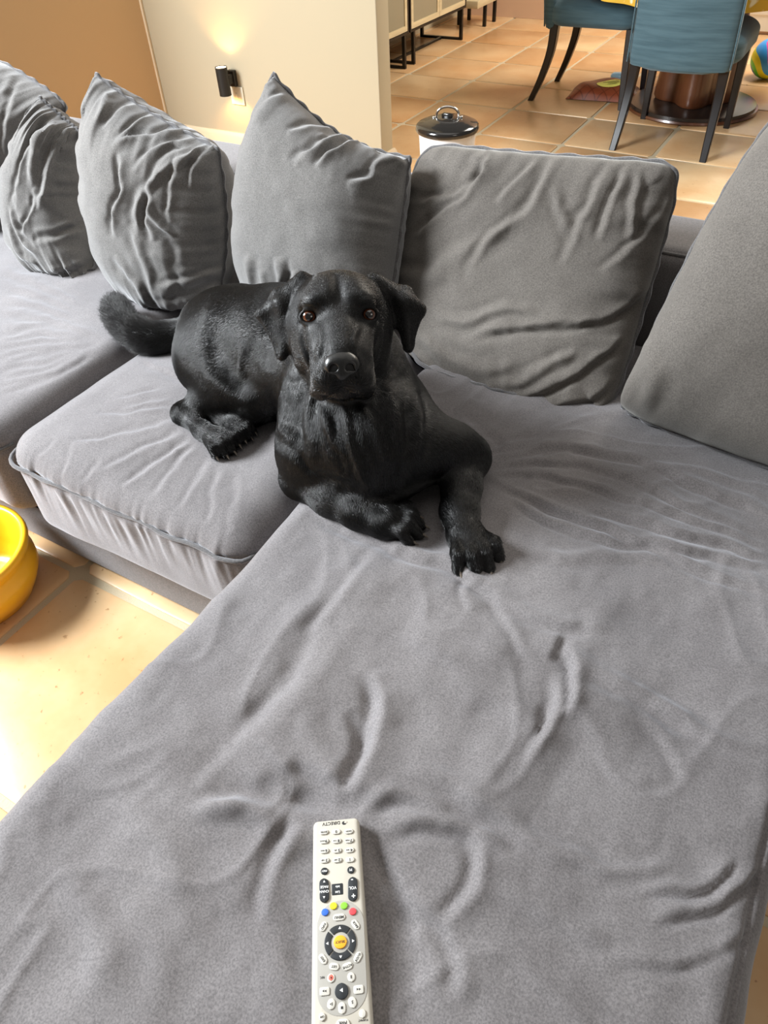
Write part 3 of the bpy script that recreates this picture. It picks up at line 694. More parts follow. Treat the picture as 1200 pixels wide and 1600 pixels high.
    for s in (-1, 1):
        hc((s*3, -103, 108), 1.8, (s*22, -112, 92), 1.8, .005, True); hc((s*22, -112, 92), 1.8, (s*40, -112, 58), 2, .006, True)
        ec = (s*45.5, -1, 41); he(ec, (16.5, 12.5, 14), .006, True, rot=s*8)
        n = 14; ring = [(ec[0]+14.3*math.cos(t)*1.02+0, ec[1]+10.6*math.sin(t)+s*1.8*math.cos(t)*-.6, ec[2]+8-abs(math.cos(t))*2.5-(3 if s*math.cos(t) > .5 else 0)) for t in np.linspace(0, 2*math.pi, n, endpoint=False)]
        for i in range(n): hc(ring[i], 2.8, ring[(i+1) % n], 2.8, .004)
    # --- ears: bent flaps
    eth = .0056
    def ear(pts, tris, th=eth):
        Q = [H(*p) for p in pts]
        for (i, j, k_) in tris: D.tri(Q[i], Q[j], Q[k_], th, .014)
    for (T, B, O, K, I, Pt, Mx) in (((-54, 60, -12), (-66, 14, -34), (-127, 6, -22), (-98, 37, -22), (-84, -14, -20), (-95, -60, -8), (-92, 18, -8)),
                                    ((58, 54, -8), (80, 14, -34), (130, 4, -20), (108, 33, -20), (96, -12, -18), (108, -54, -6), (104, 16, -6))):
        ear([T, B, O, K, I, Pt, Mx], [(0, 6, 3), (3, 6, 2), (0, 1, 6), (1, 4, 6), (6, 4, 5), (6, 5, 2)])
    V, F = D.mesh()
    # light relaxation and coat relief
    e = np.vstack([F[:, [0, 1]], F[:, [1, 2]], F[:, [2, 3]], F[:, [3, 0]]])
    for _ in range(5):
        acc = np.zeros_like(V); cnt = np.zeros(len(V))
        for a_, b_ in ((0, 1), (1, 0)): np.add.at(acc, e[:, a_], V[e[:, b_]]); np.add.at(cnt, e[:, a_], 1)
        V = V*.5+.5*acc/cnt[:, None]
    Nn = mesh_normals(V, F)
    if ((V-V.mean(0))*Nn).sum() < 0: F = F[:, ::-1]; Nn = -Nn
    body = sstep(.08, .14, np.linalg.norm(V-Ho, axis=1))
    V = V+Nn*(.0022*fbm(V*np.array([14, 14, 8]), 71, 2)*body)[:, None]
    V = wrinkle(V, F, [([(468, 555), (446, 600), (440, 650), (452, 700)], 8, 5, 'ridge'), ([(492, 600), (478, 650), (485, 700), (500, 735)], 7, 5, 'ridge'), ([(505, 630), (512, 670), (530, 710)], 5, 5, 'ridge'),
        ([(535, 632), (545, 680), (560, 730), (575, 765)], 6, 5, 'ridge'), ([(560, 630), (585, 670), (600, 720)], 7, 4, 'ridge'), ([(596, 600), (618, 650), (625, 700)], 8, 5, 'ridge'), ([(628, 560), (645, 620), (652, 680), (640, 735)], 8, 5, 'ridge'),
        ([(520, 640), (522, 690), (540, 740)], 5, -4, 'bump'), ([(635, 600), (640, 660), (636, 720), (610, 765)], 8, -6, 'bump'), ([(450, 690), (475, 725), (520, 755), (570, 770)], 9, -6, 'bump'),
        ([(465, 560), (470, 600), (462, 650), (466, 700)], 6, -5, 'bump'), ([(320, 560), (345, 600), (400, 630)], 10, 3, 'ridge'), ([(420, 470), (430, 520), (420, 580)], 12, -5, 'bump'), ([(345, 470), (330, 510), (312, 560)], 14, 3, 'ridge'),
        ([(400, 520), (390, 580), (360, 625)], 12, -3, 'bump'), ([(380, 540), (372, 600)], 8, 2.5, 'ridge'),
        ([(496, 505), (500, 535), (494, 565)], 4, 2.2, 'ridge'), ([(560, 505), (552, 535), (560, 570)], 4, 2.2, 'ridge'), ([(468, 510), (474, 550), (488, 580)], 4, 2, 'ridge'), ([(596, 505), (590, 550), (577, 585)], 4, 2, 'ridge'),
        ([(528, 428), (529, 460), (530, 480)], 6, -2.5, 'bump'), ([(508, 540), (503, 560), (498, 580)], 4, -2, 'bump'), ([(548, 540), (554, 560), (562, 580)], 4, -2, 'bump'), ([(465, 478), (480, 473), (497, 480)], 3, 1.8, 'ridge'), ([(556, 476), (573, 470), (590, 478)], 3, 1.8, 'ridge')], 31)
    dog = empty('dog', (chest[0], chest[1], .432))
    tag(dog, 'black short-haired dog lying on the grey sofa, looking up with amber eyes', 'dog')
    inv = Matrix.Translation(-dog.location)
    def put(o): o.parent = dog; o.matrix_parent_inverse = inv; return o
    global M_COAT
    M_COAT = mat('black_coat', (.004, .004, .004), .5, .25)
    v1 = coords(M_COAT, (1, 1, .35)); bump(M_COAT, 260, .28, .0012, 4, v1); bump(M_COAT, 28, .05, .004, 3)
    bq = M_COAT.node_tree.nodes['Principled BSDF']
    nr = N(M_COAT, 'ShaderNodeTexNoise', Scale=22, Detail=4); L(M_COAT, coords(M_COAT), nr.inputs['Vector'])
    mr = N(M_COAT, 'ShaderNodeMapRange'); mr.inputs[1].default_value = .3; mr.inputs[2].default_value = .7; mr.inputs[3].default_value = .42; mr.inputs[4].default_value = .6
    L(M_COAT, nr.outputs['Fac'], mr.inputs[0]); L(M_COAT, mr.outputs[0], bq.inputs['Roughness'])
    b = put(npmesh('body', V, F, M_COAT))
    # --- short hair laid along the body
    segs = [(H(0, -60, 90), H(0, 60, -20), 1), (H(0, 40, -20), ond(545, 600, 1.35), 1), (H(-50, -60, 60), H(-70, -40, -60), 1), (H(50, -60, 60), H(70, -40, -60), 1),
            (ond(545, 560, 1.15), ond(560, 780, 1.15), 1), (ond(520, 520, 1.3), mid, 1), (mid, P(330, 560, .55), 1), (P(345, 520, .55), P(345, 620, .47), 1),
            (P(330, 600, .50), hock, 1), (hock, P(360, 705, .442), 1), (P(345, 500, .54), P(280, 522, .468), 1), (P(280, 522, .468), P(200, 520, .46), 1), (P(200, 520, .46), P(178, 470, .47), 1),
            (ond(490, 620, 1.2), P(466, 752, .455), 1), (P(470, 752, .457), P(660, 826, .445), 1), (ond(630, 640, 1.2), P(740, 710, .48), 1), (P(740, 715, .48), P(757, 898, .447), 1),
            (H(-60, 55, -12), H(-95, -58, -10), 1), (H(70, 55, -12), H(108, -52, -8), 1)]
    tri_a = np.linalg.norm(np.cross(V[F[:, 2]]-V[F[:, 0]], V[F[:, 3]]-V[F[:, 1]]), axis=1)
    cen = V[F].mean(1); nf = mesh_normals(V, F)[F].mean(1); nf /= np.linalg.norm(nf, axis=1)[:, None]
    vis = sstep(-.45, 0, ((EYE-cen)/np.linalg.norm(EYE-cen, axis=1)[:, None]*nf).sum(1))+.12
    for s_ in (-1, 1): vis = vis*(np.linalg.norm(cen-H(s_*45.5, -1, 48), axis=1) > .0165)
    vis = vis*(np.linalg.norm(cen-H(0, -72, 118), axis=1) > .024)
    pr = tri_a*vis; pr /= pr.sum(); NH = 260000
    fi = RNG.choice(len(F), NH, p=pr); w4 = RNG.dirichlet((1, 1, 1, 1), NH)
    root = (V[F[fi]]*w4[..., None]).sum(1); n_ = nf[fi]
    g = np.zeros_like(root); wsum = np.zeros(NH)
    for a_, b_, w_ in segs:
        d_ = b_-a_; t_ = np.clip(((root-a_)@d_)/(d_@d_), 0, 1); ds = np.linalg.norm(root-a_-t_[:, None]*d_, axis=1)
        ww = w_/(ds+.012)**5; g += ww[:, None]*d_/np.linalg.norm(d_); wsum += ww
    g /= wsum[:, None]; g += .06*np.stack([fbm(root*30, 90+k, 2) for k in range(3)], 1)
    g -= n_*(g*n_).sum(1)[:, None]; g /= np.linalg.norm(g, axis=1)[:, None]+1e-9
    hd = np.linalg.norm(root-Ho, axis=1); tail = sstep(-1.12, -1.24, root[:, 0])
    ln_ = (.0075-.0040*sstep(.17, .11, hd)+.012*tail)*RNG.uniform(.6, 1.2, NH)
    lift = (.10+.45*tail)[:, None]*RNG.uniform(.5, 1.5, NH)[:, None]
    jit = RNG.normal(0, .055, (NH, 3)); jit += RNG.normal(0, .35, (NH, 3))*tail[:, None]
    dr = g+n_*lift+jit; dr /= np.linalg.norm(dr, axis=1)[:, None]
    pts = np.stack([root-n_*.0006, root+dr*ln_[:, None]*.5, root+(dr*.9+(g-n_*.10)*.12)*ln_[:, None]], 1)
    hc_ = bpy.data.hair_curves.new('coat_hair'); hc_.add_curves([3]*NH)
    hc_.attributes['position'].data.foreach_set('vector', pts.astype(np.float32).ravel())
    ra = hc_.attributes.get('radius') or hc_.attributes.new('radius', 'FLOAT', 'POINT')
    ra.data.foreach_set('value', np.tile(np.array([.00026, .00022, .00005], np.float32), NH))
    ho = bpy.data.objects.new('coat_hair', hc_); COL.objects.link(ho); put(ho); ho['kind'] = 'stuff'
    mhair = bpy.data.materials.new('coat_hair'); mhair.use_nodes = True; nt = mhair.node_tree; nt.nodes.clear()
    hb = nt.nodes.new('ShaderNodeBsdfHairPrincipled'); ou = nt.nodes.new('ShaderNodeOutputMaterial'); hb.parametrization = 'COLOR'
    hb.inputs['Color'].default_value = (.0035, .0034, .0034, 1); hb.inputs['Roughness'].default_value = .20; hb.inputs['Radial Roughness'].default_value = .22; hb.inputs['IOR'].default_value = 1.42
    nt.links.new(hb.outputs[0], ou.inputs[0]); hc_.materials.append(mhair)
    # --- nose
    NF = Field(H(0, -70, 112)-.05, H(0, -70, 112)+.05, .0013)
    def ne(c, r, k=.006, sub=False): NF.ell(H(*c), np.array(r)*.001, AX, k, sub)
    ne((0, -66, 110), (24, 17, 15)); ne((0, -80, 112), (14, 13, 12))
    for s in (-1, 1):
        ne((s*14.5, -72, 113), (11.5, 13, 11)); 
    for s in (-1, 1):
        ne((s*12, -73, 126), (6.4, 5.8, 9), .003, True); NF.cap(H(s*15, -76, 122), .0018, H(s*23, -79, 112), .0016, .003, True)
    NF.cap(H(0, -72, 127), .0008, H(0, -90, 124), .001, .003, True)
    Vn, Fn = NF.mesh(); Nq = mesh_normals(Vn, Fn)
    if ((Vn-Vn.mean(0))*Nq).sum() < 0: Fn = Fn[:, ::-1]
    mn = mat('wet_black_nose', (.006, .006, .006), .34, .5, coat=.1); bump(mn, 700, .5, .0006, 2)
    tag(put(npmesh('nose', Vn, Fn, mn)), 'wet black nose')
    # --- eyes
    me_ = mat('amber_eye', (.10, .03, .012), .06, .6, coat=1.0)
    bs = me_.node_tree.nodes['Principled BSDF']; tc = N(me_, 'ShaderNodeTexCoord'); sx = N(me_, 'ShaderNodeSeparateXYZ'); L(me_, tc.outputs['Object'], sx.inputs[0])
    rp = N(me_, 'ShaderNodeValToRGB'); el = rp.color_ramp.elements; mrz = N(me_, 'ShaderNodeMapRange'); mrz.inputs[1].default_value = .0075; mrz.inputs[2].default_value = .0122
    L(me_, sx.outputs['Z'], mrz.inputs[0]); L(me_, mrz.outputs[0], rp.inputs[0])
    el[0].position = 0; el[0].color = (.02, .016, .014, 1); el[1].position = 1; el[1].color = (.003, .003, .003, 1)
    for p_, c_ in ((.12, (.015, .01, .008)), (.2, (.06, .018, .008)), (.55, (.11, .034, .012)), (.66, (.04, .012, .006)), (.72, (.003, .003, .003))):
        x_ = el.new(p_); x_.color = (*c_, 1)
    L(me_, rp.outputs[0], bs.inputs['Base Color'])
    for s in (-1, 1):
        bm = bmesh.new(); bmesh.ops.create_uvsphere(bm, u_segments=40, v_segments=28, radius=.0122)
        o = bmobj('eye', bm, me_, None, smooth=True)
        c = H(s*45.5, -1, 38); zc = EYE-c; zc /= np.linalg.norm(zc); R_ = Vector(zc).to_track_quat('Z', 'Y').to_matrix().to_4x4()
        o.parent = dog; o.matrix_parent_inverse = inv; o.matrix_basis = Matrix.Translation(Vector(c)) @ R_
        tag(o, 'amber brown eye')
    # --- claws
    mc = mat('horn_claw', (.15, .125, .10), .35, .5)
    for a1, a2, r0 in claws:
        pts = [a1+(a2-a1)*t-np.array([0, 0, .002])*t*t for t in np.linspace(0, 1, 5)]
        put(tube('claw', pts, [r0*q for q in (1, 1, .85, .6, .25)], mc, None, 8))
    # --- whiskers
    mh = mat('whisker_hair', (.03, .03, .03), .4); rg = random.Random(5)
    Vw, Fw = [], []
    for s in (-1, 1):
        for k in range(9):
            a0 = H(s*(26+rg.uniform(0, 16)), -88-rg.uniform(0, 26), 88-rg.uniform(0, 30)); a2 = a0+(s*r2*rg.uniform(.02, .045)+u2*rg.uniform(-.02, .008)+zz*rg.uniform(-.01, .015))
            am = (a0+a2)/2+u2*.003; vv, ff = tube_arrays([a0, am, a2], [.00035, .00028, .0001], 4, False, False)
            Fw += [tuple(i+len(Vw) for i in f) for f in ff]; Vw += [tuple(v) for v in vv]
    me2 = bpy.data.meshes.new('whiskers'); me2.from_pydata(Vw, [], Fw); me2.update(); put(link('whiskers', me2, mh))['kind'] = 'stuff' 
    # --- crumb on the chest, pale patch on the lip
    return dog, V, F, put
DOG, DV, DF, DPUT = build_dog()

# ------------------------------------------------------------------ remote control
def build_remote():
    ZT = .4625; Z0 = .4455
    m_ivory = mat('ivory_plastic', (.47, .44, .375), .38, .45); m_panel = mat('grey_ivory_plastic', (.36, .345, .31), .35, .45)
    m_btn = mat('white_rubber', (.56, .54, .485), .5, .4); m_blk = mat('charcoal_rubber', (.018, .021, .024), .45, .4); m_ink = mat('dark_ink', (.012, .012, .012), .6); m_wink = mat('white_ink', (.8, .8, .78), .6)
    m_or = mat('orange_rubber', (.85, .38, .02), .4); cols = {'blue': (.03, .13, .55), 'yellow': (.85, .68, .02), 'green': (.22, .52, .04), 'red': (.72, .06, .07)}
    O = onz(525, 1279.5, ZT); E2 = onz(535, 1600, ZT); a = E2-O; a[2] = 0; a /= np.linalg.norm(a); b = np.array([-a[1], a[0], 0.0])
    if b@(onz(560, 1400, ZT)-O) < 0: b = -b
    root = empty('remote_control', (O[0], O[1], Z0)); tag(root, 'ivory remote control with coloured buttons lying on the chaise', 'remote')
    inv = Matrix.Translation(-root.location)
    def put(o, par=None):
        o.parent = par or root
        if par is None or par == root: o.matrix_parent_inverse = inv
        return o
    def loc(px, py): d = onz(px, py, ZT)-O; return float(d@a), float(d@b)
    Mx = Matrix(((b[0], a[0], 0, O[0]), (b[1], a[1], 0, O[1]), (0, 0, 1, 0), (0, 0, 0, 1)))
    wl0, wr0 = loc(489, 1300)[1], loc(562, 1300)[1]; wl1, wr1 = loc(486, 1590)[1], loc(582.5, 1590)[1]; A1 = loc(534, 1590)[0]; LEN = A1*1.13
    def edge(t): return wl0+(wl1-wl0)*t/A1, wr0+(wr1-wr0)*t/A1
    r = .006; pts = []
    l, rr = edge(0)
    for t in np.linspace(0, math.pi/2, 7): pts.append((l+r-r*math.cos(t)*1.0, r-r*math.sin(t)))
    for t in np.linspace(math.pi/2, 0, 7): pts.append((rr-r+r*math.cos(t), r-r*math.sin(t)))
    l2, r2 = edge(LEN)
    for t in np.linspace(0, math.pi/2, 7): pts.append((r2-r+r*math.cos(t), LEN-r+r*math.sin(t)))
    for t in np.linspace(math.pi/2, 0, 7): pts.append((l2+r-r*math.cos(t), LEN-r+r*math.sin(t)))
    bm = bmesh.new(); poly_prism(bm, pts, Z0, ZT, .0042); o = bmobj('shell', bm, m_ivory, None, angle=30); o.data.transform(Mx); put(o)
    def prism(name, P2, z0, z1, m, bev, par=None):
        bm = bmesh.new(); poly_prism(bm, P2, z0, z1, bev); o = bmobj(name, bm, m, None, angle=40); o.data.transform(Mx); return put(o, par)
    # grey panel around the pad
    c0 = loc(531, 1413); c1 = loc(534, 1580); hw = .0248; P2 = []
    ca, cb = loc(532, 1445), loc(534.5, 1548)
    for t in np.linspace(0, math.pi, 20): P2.append((ca[1]+hw*math.cos(t), ca[0]-(ca[0]-loc(531, 1407)[0])*math.sin(t)))
    for t in np.linspace(math.pi, 0, 20): P2.append((cb[1]+hw*1.0*math.cos(t), cb[0]+(loc(534, 1588)[0]-cb[0])*math.sin(t)))
    prism('button_panel', P2, ZT-.001, ZT+.0004, m_panel, .0003)
    k = loc(531, 1450)[0]-loc(531, 1440)[0]; ka = k/10; kb = (loc(540, 1450)[1]-loc(530, 1450)[1])/10
    def text(s, px, py, size, m, par, z, rot=0.0):
        cu = bpy.data.curves.new('lettering', 'FONT'); cu.body = s; cu.size = size; cu.align_x = 'CENTER'; cu.align_y = 'CENTER'; cu.resolution_u = 2; cu.extrude = .00008; cu.offset = size*.018
        ob = bpy.data.objects.new('t', cu); COL.objects.link(ob); bpy.context.view_layer.update()
        me = bpy.data.meshes.new_from_object(ob.evaluated_get(bpy.context.evaluated_depsgraph_get())); bpy.data.objects.remove(ob)
        A_, B_ = loc(px, py); u = -b; v = a; cr, sr = math.cos(rot), math.sin(rot); ux = u*cr+v*sr; vx = -u*sr+v*cr
        ux, vx = (ux, vx)
        nz = np.cross(ux, vx)[2]
        M4 = Matrix(((ux[0], vx[0], 0, O[0]+a[0]*A_+b[0]*B_), (ux[1], vx[1], 0, O[1]+a[1]*A_+b[1]*B_), (0, 0, 1, z), (0, 0, 0, 1)))
        me.transform(M4); me.materials.clear(); o = link('lettering', me, m, None, False); return put(o, par)
    def pill(px, py, w, h, m, rot=0.0, hgt=.0014, rad=1.0, name='button', label=None):
        A_, B_ = loc(px, py); w2, h2 = w*kb/2, h*ka/2; r = min(w2, h2)*rad; P = []
        for cx, cy, t0 in ((w2-r, h2-r, 0), (-w2+r, h2-r, 90), (-w2+r, -h2+r, 180), (w2-r, -h2+r, 270)):
            for t in np.linspace(t0, t0+90, 6): P.append((cx+r*math.cos(math.radians(t)), cy+r*math.sin(math.radians(t))))
        c_, s_ = math.cos(rot), math.sin(rot); P = [(B_+x*c_-y*s_, A_+x*s_+y*c_) for x, y in P]
        o = prism(name, P, ZT-.0005, ZT+hgt, m, min(.0006, r*.3))
        if label: o['label'] = label
        return o
    zt = ZT+.0014+.00012
    def tri_mark(px, py, s, dirdeg, m, par, z):
        A_, B_ = loc(px, py); P = [(B_+s*math.cos(math.radians(dirdeg+q)), A_+s*math.sin(math.radians(dirdeg+q))) for q in (0, 120, 240)]
        return prism('arrow_mark', P, z-.0001, z+.0001, m, 0, par)
    body_par = root
    text('DIRECTV', 517.6, 1286.5, .0051, m_ink, root, ZT+.0001)
    lg = pill(537.8, 1286, 8.4, 7.6, m_ink, 0, .00015, name='logo_disc'); pill(540.2, 1284.8, 5.6, 4.4, m_ivory, 0, .0003, name='logo_cutout')
    rows = [(1300, ('ENTER', '0', 'DASH'), (506.3, 525.5, 545)), (1314.2, ('9', '8', '7'), (506.8, 526.3, 545.8)), (1329.3, ('6', '5', '4'), (506.9, 526.8, 546.4)), (1344.3, ('3', '2', '1'), (507.4, 527.3, 546.9))]
    sub = {'9': 'WXYZ', '8': 'TUV', '7': 'PQRS', '6': 'MNO', '5': 'JKL', '4': 'GHI', '3': 'DEF', '2': 'ABC'}
    for y, labs, xs in rows:
        for s, x in zip(labs, xs):
            y_ = y-(x-526)*.03; bt = pill(x, y_, 14.8, 9.2, m_btn)
            if len(s) > 1: text(s, x, y_, .0025, m_ink, bt, zt)
            else:
                text(s, x+(3.0 if s in sub else 0), y_, .0044, m_ink, bt, zt)
                if s in sub: text(sub[s], x-2.8, y_, .0020, m_ink, bt, zt)
    bt = pill(507, 1361.5, 12, 12, m_blk, label='round charcoal button'); text('PREV', 507, 1361.5, .0027, m_wink, bt, zt)
    bt = pill(548.3, 1359.6, 12, 12, m_blk, label='round charcoal button'); text('M', 548.3, 1359.6, .0038, m_wink, bt, zt)
    bt = pill(506.6, 1391.6, 15.5, 40, m_blk, -.02, .0018); text('CHAN', 506.8, 1393.8, .0036, m_wink, bt, ZT+.0019); text('PAGE', 507, 1386.5, .0036, m_wink, bt, ZT+.0019)
    tri_mark(506.8, 1378.5, .0015, -90, m_wink, bt, ZT+.0019); tri_mark(506.6, 1402.5, .0015, 90, m_wink, bt, ZT+.0019)
    bt = pill(551.3, 1389.5, 15.5, 40, m_blk, .05, .0018); text('VOL', 551.3, 1388, .0042, m_wink, bt, ZT+.0019); text('-', 550.3, 1376.3, .008, m_wink, bt, ZT+.0019); text('+', 552.5, 1400, .008, m_wink, bt, ZT+.0019)
    bt = pill(527.2, 1389.5, 18.5, 19, m_blk, 0, .0003, .2, 'sticker', 'black worn printed square'); text('List', 527.5, 1394, .0036, m_wink, bt, ZT+.0004); text('info', 527.5, 1385.5, .0032, m_wink, bt, ZT+.0004)
    for nm, x, y in (('yellow', 521.1, 1416), ('green', 537.7, 1415.7), ('red', 551.3, 1424.7), ('blue', 508, 1425.8)):
        pill(x, y, 11.6, 11.6, mat(nm+'_rubber', cols[nm], .45), 0, .0018, label=nm+' round button')
    bt = pill(530, 1433.6, 19.5, 11, m_btn); text('MENU', 530, 1433.6, .0036, m_ink, bt, zt)
    for s, x, y, rt, w in (('INFO', 505.5, 1448, -.95, 15), ('BACK', 555.6, 1445, .95, 16), ('EXIT', 504.7, 1498.8, .95, 16), ('GUIDE', 559.4, 1496, -.95, 16), ('LIST', 522.2, 1510.7, .2, 15.5), ('ACTIVE', 543.1, 1510.2, -.25, 16)):
        bt = pill(x, y, w, 11, m_btn, rt); text(s, x, y, .0030, m_ink, bt, zt, -rt)
    # ring pad
    Ac, Bc = loc(531.8, 1472.8); Ro, Ri = 24.6*kb, 14.5*kb
    prism('pad_collar', [(Bc+Ri*1.02*math.cos(t), Ac+Ri*1.02*math.sin(t)) for t in np.linspace(0, 2*math.pi, 32, endpoint=False)], ZT, ZT+.0009, m_panel, .0003)
    for q in range(4):
        t0 = math.radians(45+90*q+3); t1 = math.radians(45+90*(q+1)-3); ts = np.linspace(t0, t1, 12)
        P = [(Bc+Ro*math.cos(t), Ac+Ro*math.sin(t)) for t in ts]+[(Bc+Ri*math.cos(t), Ac+Ri*math.sin(t)) for t in ts[::-1]]
        bt = prism('arrow_button', P, ZT-.0005, ZT+.0016, m_blk, .0004); tm = (t0+t1)/2; rm = (Ro+Ri)/2
        PP = [(Bc+rm*math.cos(tm)+.0017*math.cos(tm+math.radians(k_)), Ac+rm*math.sin(tm)+.0017*math.sin(tm+math.radians(k_))) for k_ in (0, 120, 240)]
        prism('arrow_mark', PP, ZT+.0016, ZT+.00175, m_wink, 0, bt)
    bt = pill(531.8, 1472.6, 20.4, 20.4, m_or, 0, .0024, label='orange round button'); text('SELECT', 531.8, 1472.6, .0031, m_ink, bt, ZT+.0025)
    bt = pill(517.5, 1528.6, 11.5, 13.5, m_btn); pill(517.4, 1528, 8, 9, mat('red_print', (.75, .14, .10), .5), 0, .0016, name='record_dot'); text('REC', 503.7, 1527.5, .0026, m_ink, root, ZT+.0005); text('R', 517.4, 1528, .0028, m_ink, bt, ZT+.0018)
    bt = pill(548.9, 1527, 11.5, 14, m_btn, -.15); text('II', 548.9, 1526.5, .0040, m_ink, bt, zt)
    bt = pill(507.4, 1549.4, 15, 12, m_btn, 0, .0014, .5); [tri_mark(507.4+d, 1549, .0012, 180, m_ink, bt, zt) for d in (-1.8, 1.6)]
    bt = pill(560.5, 1546.5, 15, 12.5, m_btn, 0, .0014, .5); [tri_mark(560+d, 1546, .0012, 0, m_ink, bt, zt) for d in (-1.6, 1.8)]
    bt = pill(533.9, 1549.3, 20.5, 23, m_blk, 0, .0022, label='round charcoal play button'); tri_mark(534.2, 1548, .0021, 180, m_wink, bt, ZT+.0023)
    bt = pill(517.7, 1569.2, 11.5, 15.5, m_btn, .3); text('I>', 517.7, 1569, .0036, m_ink, bt, zt)
    bt = pill(534.5, 1575.4, 11, 16.5, m_btn, 0); prism('stop_mark', [(loc(534.5, 1575)[1]+x*.0011, loc(534.5, 1575)[0]+y*.0011) for x, y in ((-1, -1), (1, -1), (1, 1), (-1, 1))], zt-.0001, zt+.0001, m_ink, 0, bt)
    bt = pill(550.7, 1566.5, 12, 16, m_btn, -.35); text('5', 550.7, 1566, .0038, m_ink, bt, zt)
    bt = pill(503.6, 1589, 9.5, 11.5, m_btn); text('OFF', 503.6, 1589, .0024, m_ink, bt, zt)
    pill(566.4, 1584, 10, 12, m_btn); text('FORMAT', 567.5, 1594, .0024, m_ink, root, ZT+.0001)
    bt = pill(536, 1601, 20, 15, m_btn); text('PWR', 536, 1598, .0036, m_ink, bt, zt)
build_remote()

# ------------------------------------------------------------------ yellow bowl on the floor
m_yel = mat('yellow_plastic', (.90, .46, .012), .30, .5, coat=.15); mottle(m_yel, (.88, .43, .010), (.92, .50, .02), 9)
bowl = lathe('bowl', [(0, .006), (.100, .006), (.112, 0), (.122, .004), (.140, .035), (.1525, .062), (.1535, .085), (.146, .106), (.1435, .113), (.148, .122), (.1555, .132), (.159, .143), (.157, .152), (.150, .155), (.143, .151),
              (.139, .142), (.134, .110), (.126, .06), (.112, .025), (.09, .016), (0, .014)], m_yel, None, 96, (-1.425, .440, .0), 60)
tag(bowl, 'deep yellow plastic bowl on the tiled floor beside the sofa', 'bowl')

# ------------------------------------------------------------------ bin behind the sofa
m_en = mat('white_enamel', (.78, .79, .80), .18, .5, coat=.4); m_lid = mat('black_enamel', (.012, .011, .010), .14, .6, coat=.5)
bn = empty('bin', (-1.462, 2.975, 0)); tag(bn, 'small white enamel bin with a black domed lid behind the sofa', 'bin')
lathe('bin_body', [(0, .004), (.095, .004), (.1, 0), (.104, .01), (.112, .15), (.119, .28), (.1215, .318), (.118, .318), (.115, .28), (.10, .02), (0, .012)], m_en, bn, 64)
lathe('lid', [(.115, .316), (.130, .314), (.1335, .322), (.131, .335), (.124, .341), (.112, .345), (.098, .351), (.092, .352), (.078, .357), (.070, .358), (.05, .363), (.03, .366), (0, .367)], m_lid, bn, 64)
pts = [(-.044*math.cos(t)*1.0, -.018*math.cos(t), .363+.040*math.sin(t)**.8) for t in np.linspace(.0, math.pi, 17)]
pts = [(-.058, -.024, .363)]+pts+[(.058, .024, .363)]
tube('lid_handle', smooth_path(pts, 3), .0052, M_CHROME, bn, 10)
box('handle_grip', (-.024, -.012, .362), (.024, .012, .379), m_lid, bn, .006)

# ------------------------------------------------------------------ wall lamp and socket
wl_ = empty('wall_lamp', (0, 0, 0)); pc = ony(349, 127, 3.165); wl_.location = pc
tag(wl_, 'small black up and down wall lamp glowing on the cream wall', 'lamp')
m_lampb = mat('lamp_black', (.016, .014, .012), .45, .4); m_glow = mat('lamp_glow', (1, .8, .5), .5, emit=(1, .80, .48), estr=9)
lathe('shade', [(.025, .060), (.030, .064), (.030, -.064), (.025, -.060), (.025, .060)], m_lampb, wl_, 40)
lathe('lamp_disc', [(0, .062), (.0248, .062)], m_glow, wl_, 32); lathe('lamp_disc', [(0, -.052), (.0248, -.052)], m_glow, wl_, 32)
box('bracket', (-.016, .028, -.022), (.016, .06, .022), m_lampb, wl_, .003)
box('wall_plate', (-.022, .058, -.038), (.022, .084, .034), m_lampb, wl_, .003)
for sgn, pw in ((1, 3.6), (-1, 3.6)):
    l = bpy.data.lights.new('lamp_beam', 'SPOT'); l.energy = pw; l.color = (1.0, .56, .20); l.spot_size = math.radians(112); l.spot_blend = .6; l.shadow_soft_size = .015
    o = bpy.data.objects.new('lamp_beam', l); COL.objects.link(o); o.location = (pc[0], pc[1], pc[2]+sgn*.066)
    o.rotation_euler = (Vector((0, .28, sgn)).to_track_quat('-Z', 'Y').to_euler())
sc = ony(372, 149, 3.25)
m_pl = mat('socket_plastic', (.72, .66, .52), .3, .5); sk = empty('wall_socket', (sc[0], 3.25, sc[2])); tag(sk, 'square wall socket plate just below the black lamp', 'socket')
box('socket_plate', (-.042, -.009, -.042), (.042, -.0005, .042), m_pl, sk, .002)
box('rocker_switch', (-.007, -.013, -.012), (.007, -.008, .012), m_pl, sk, .001)

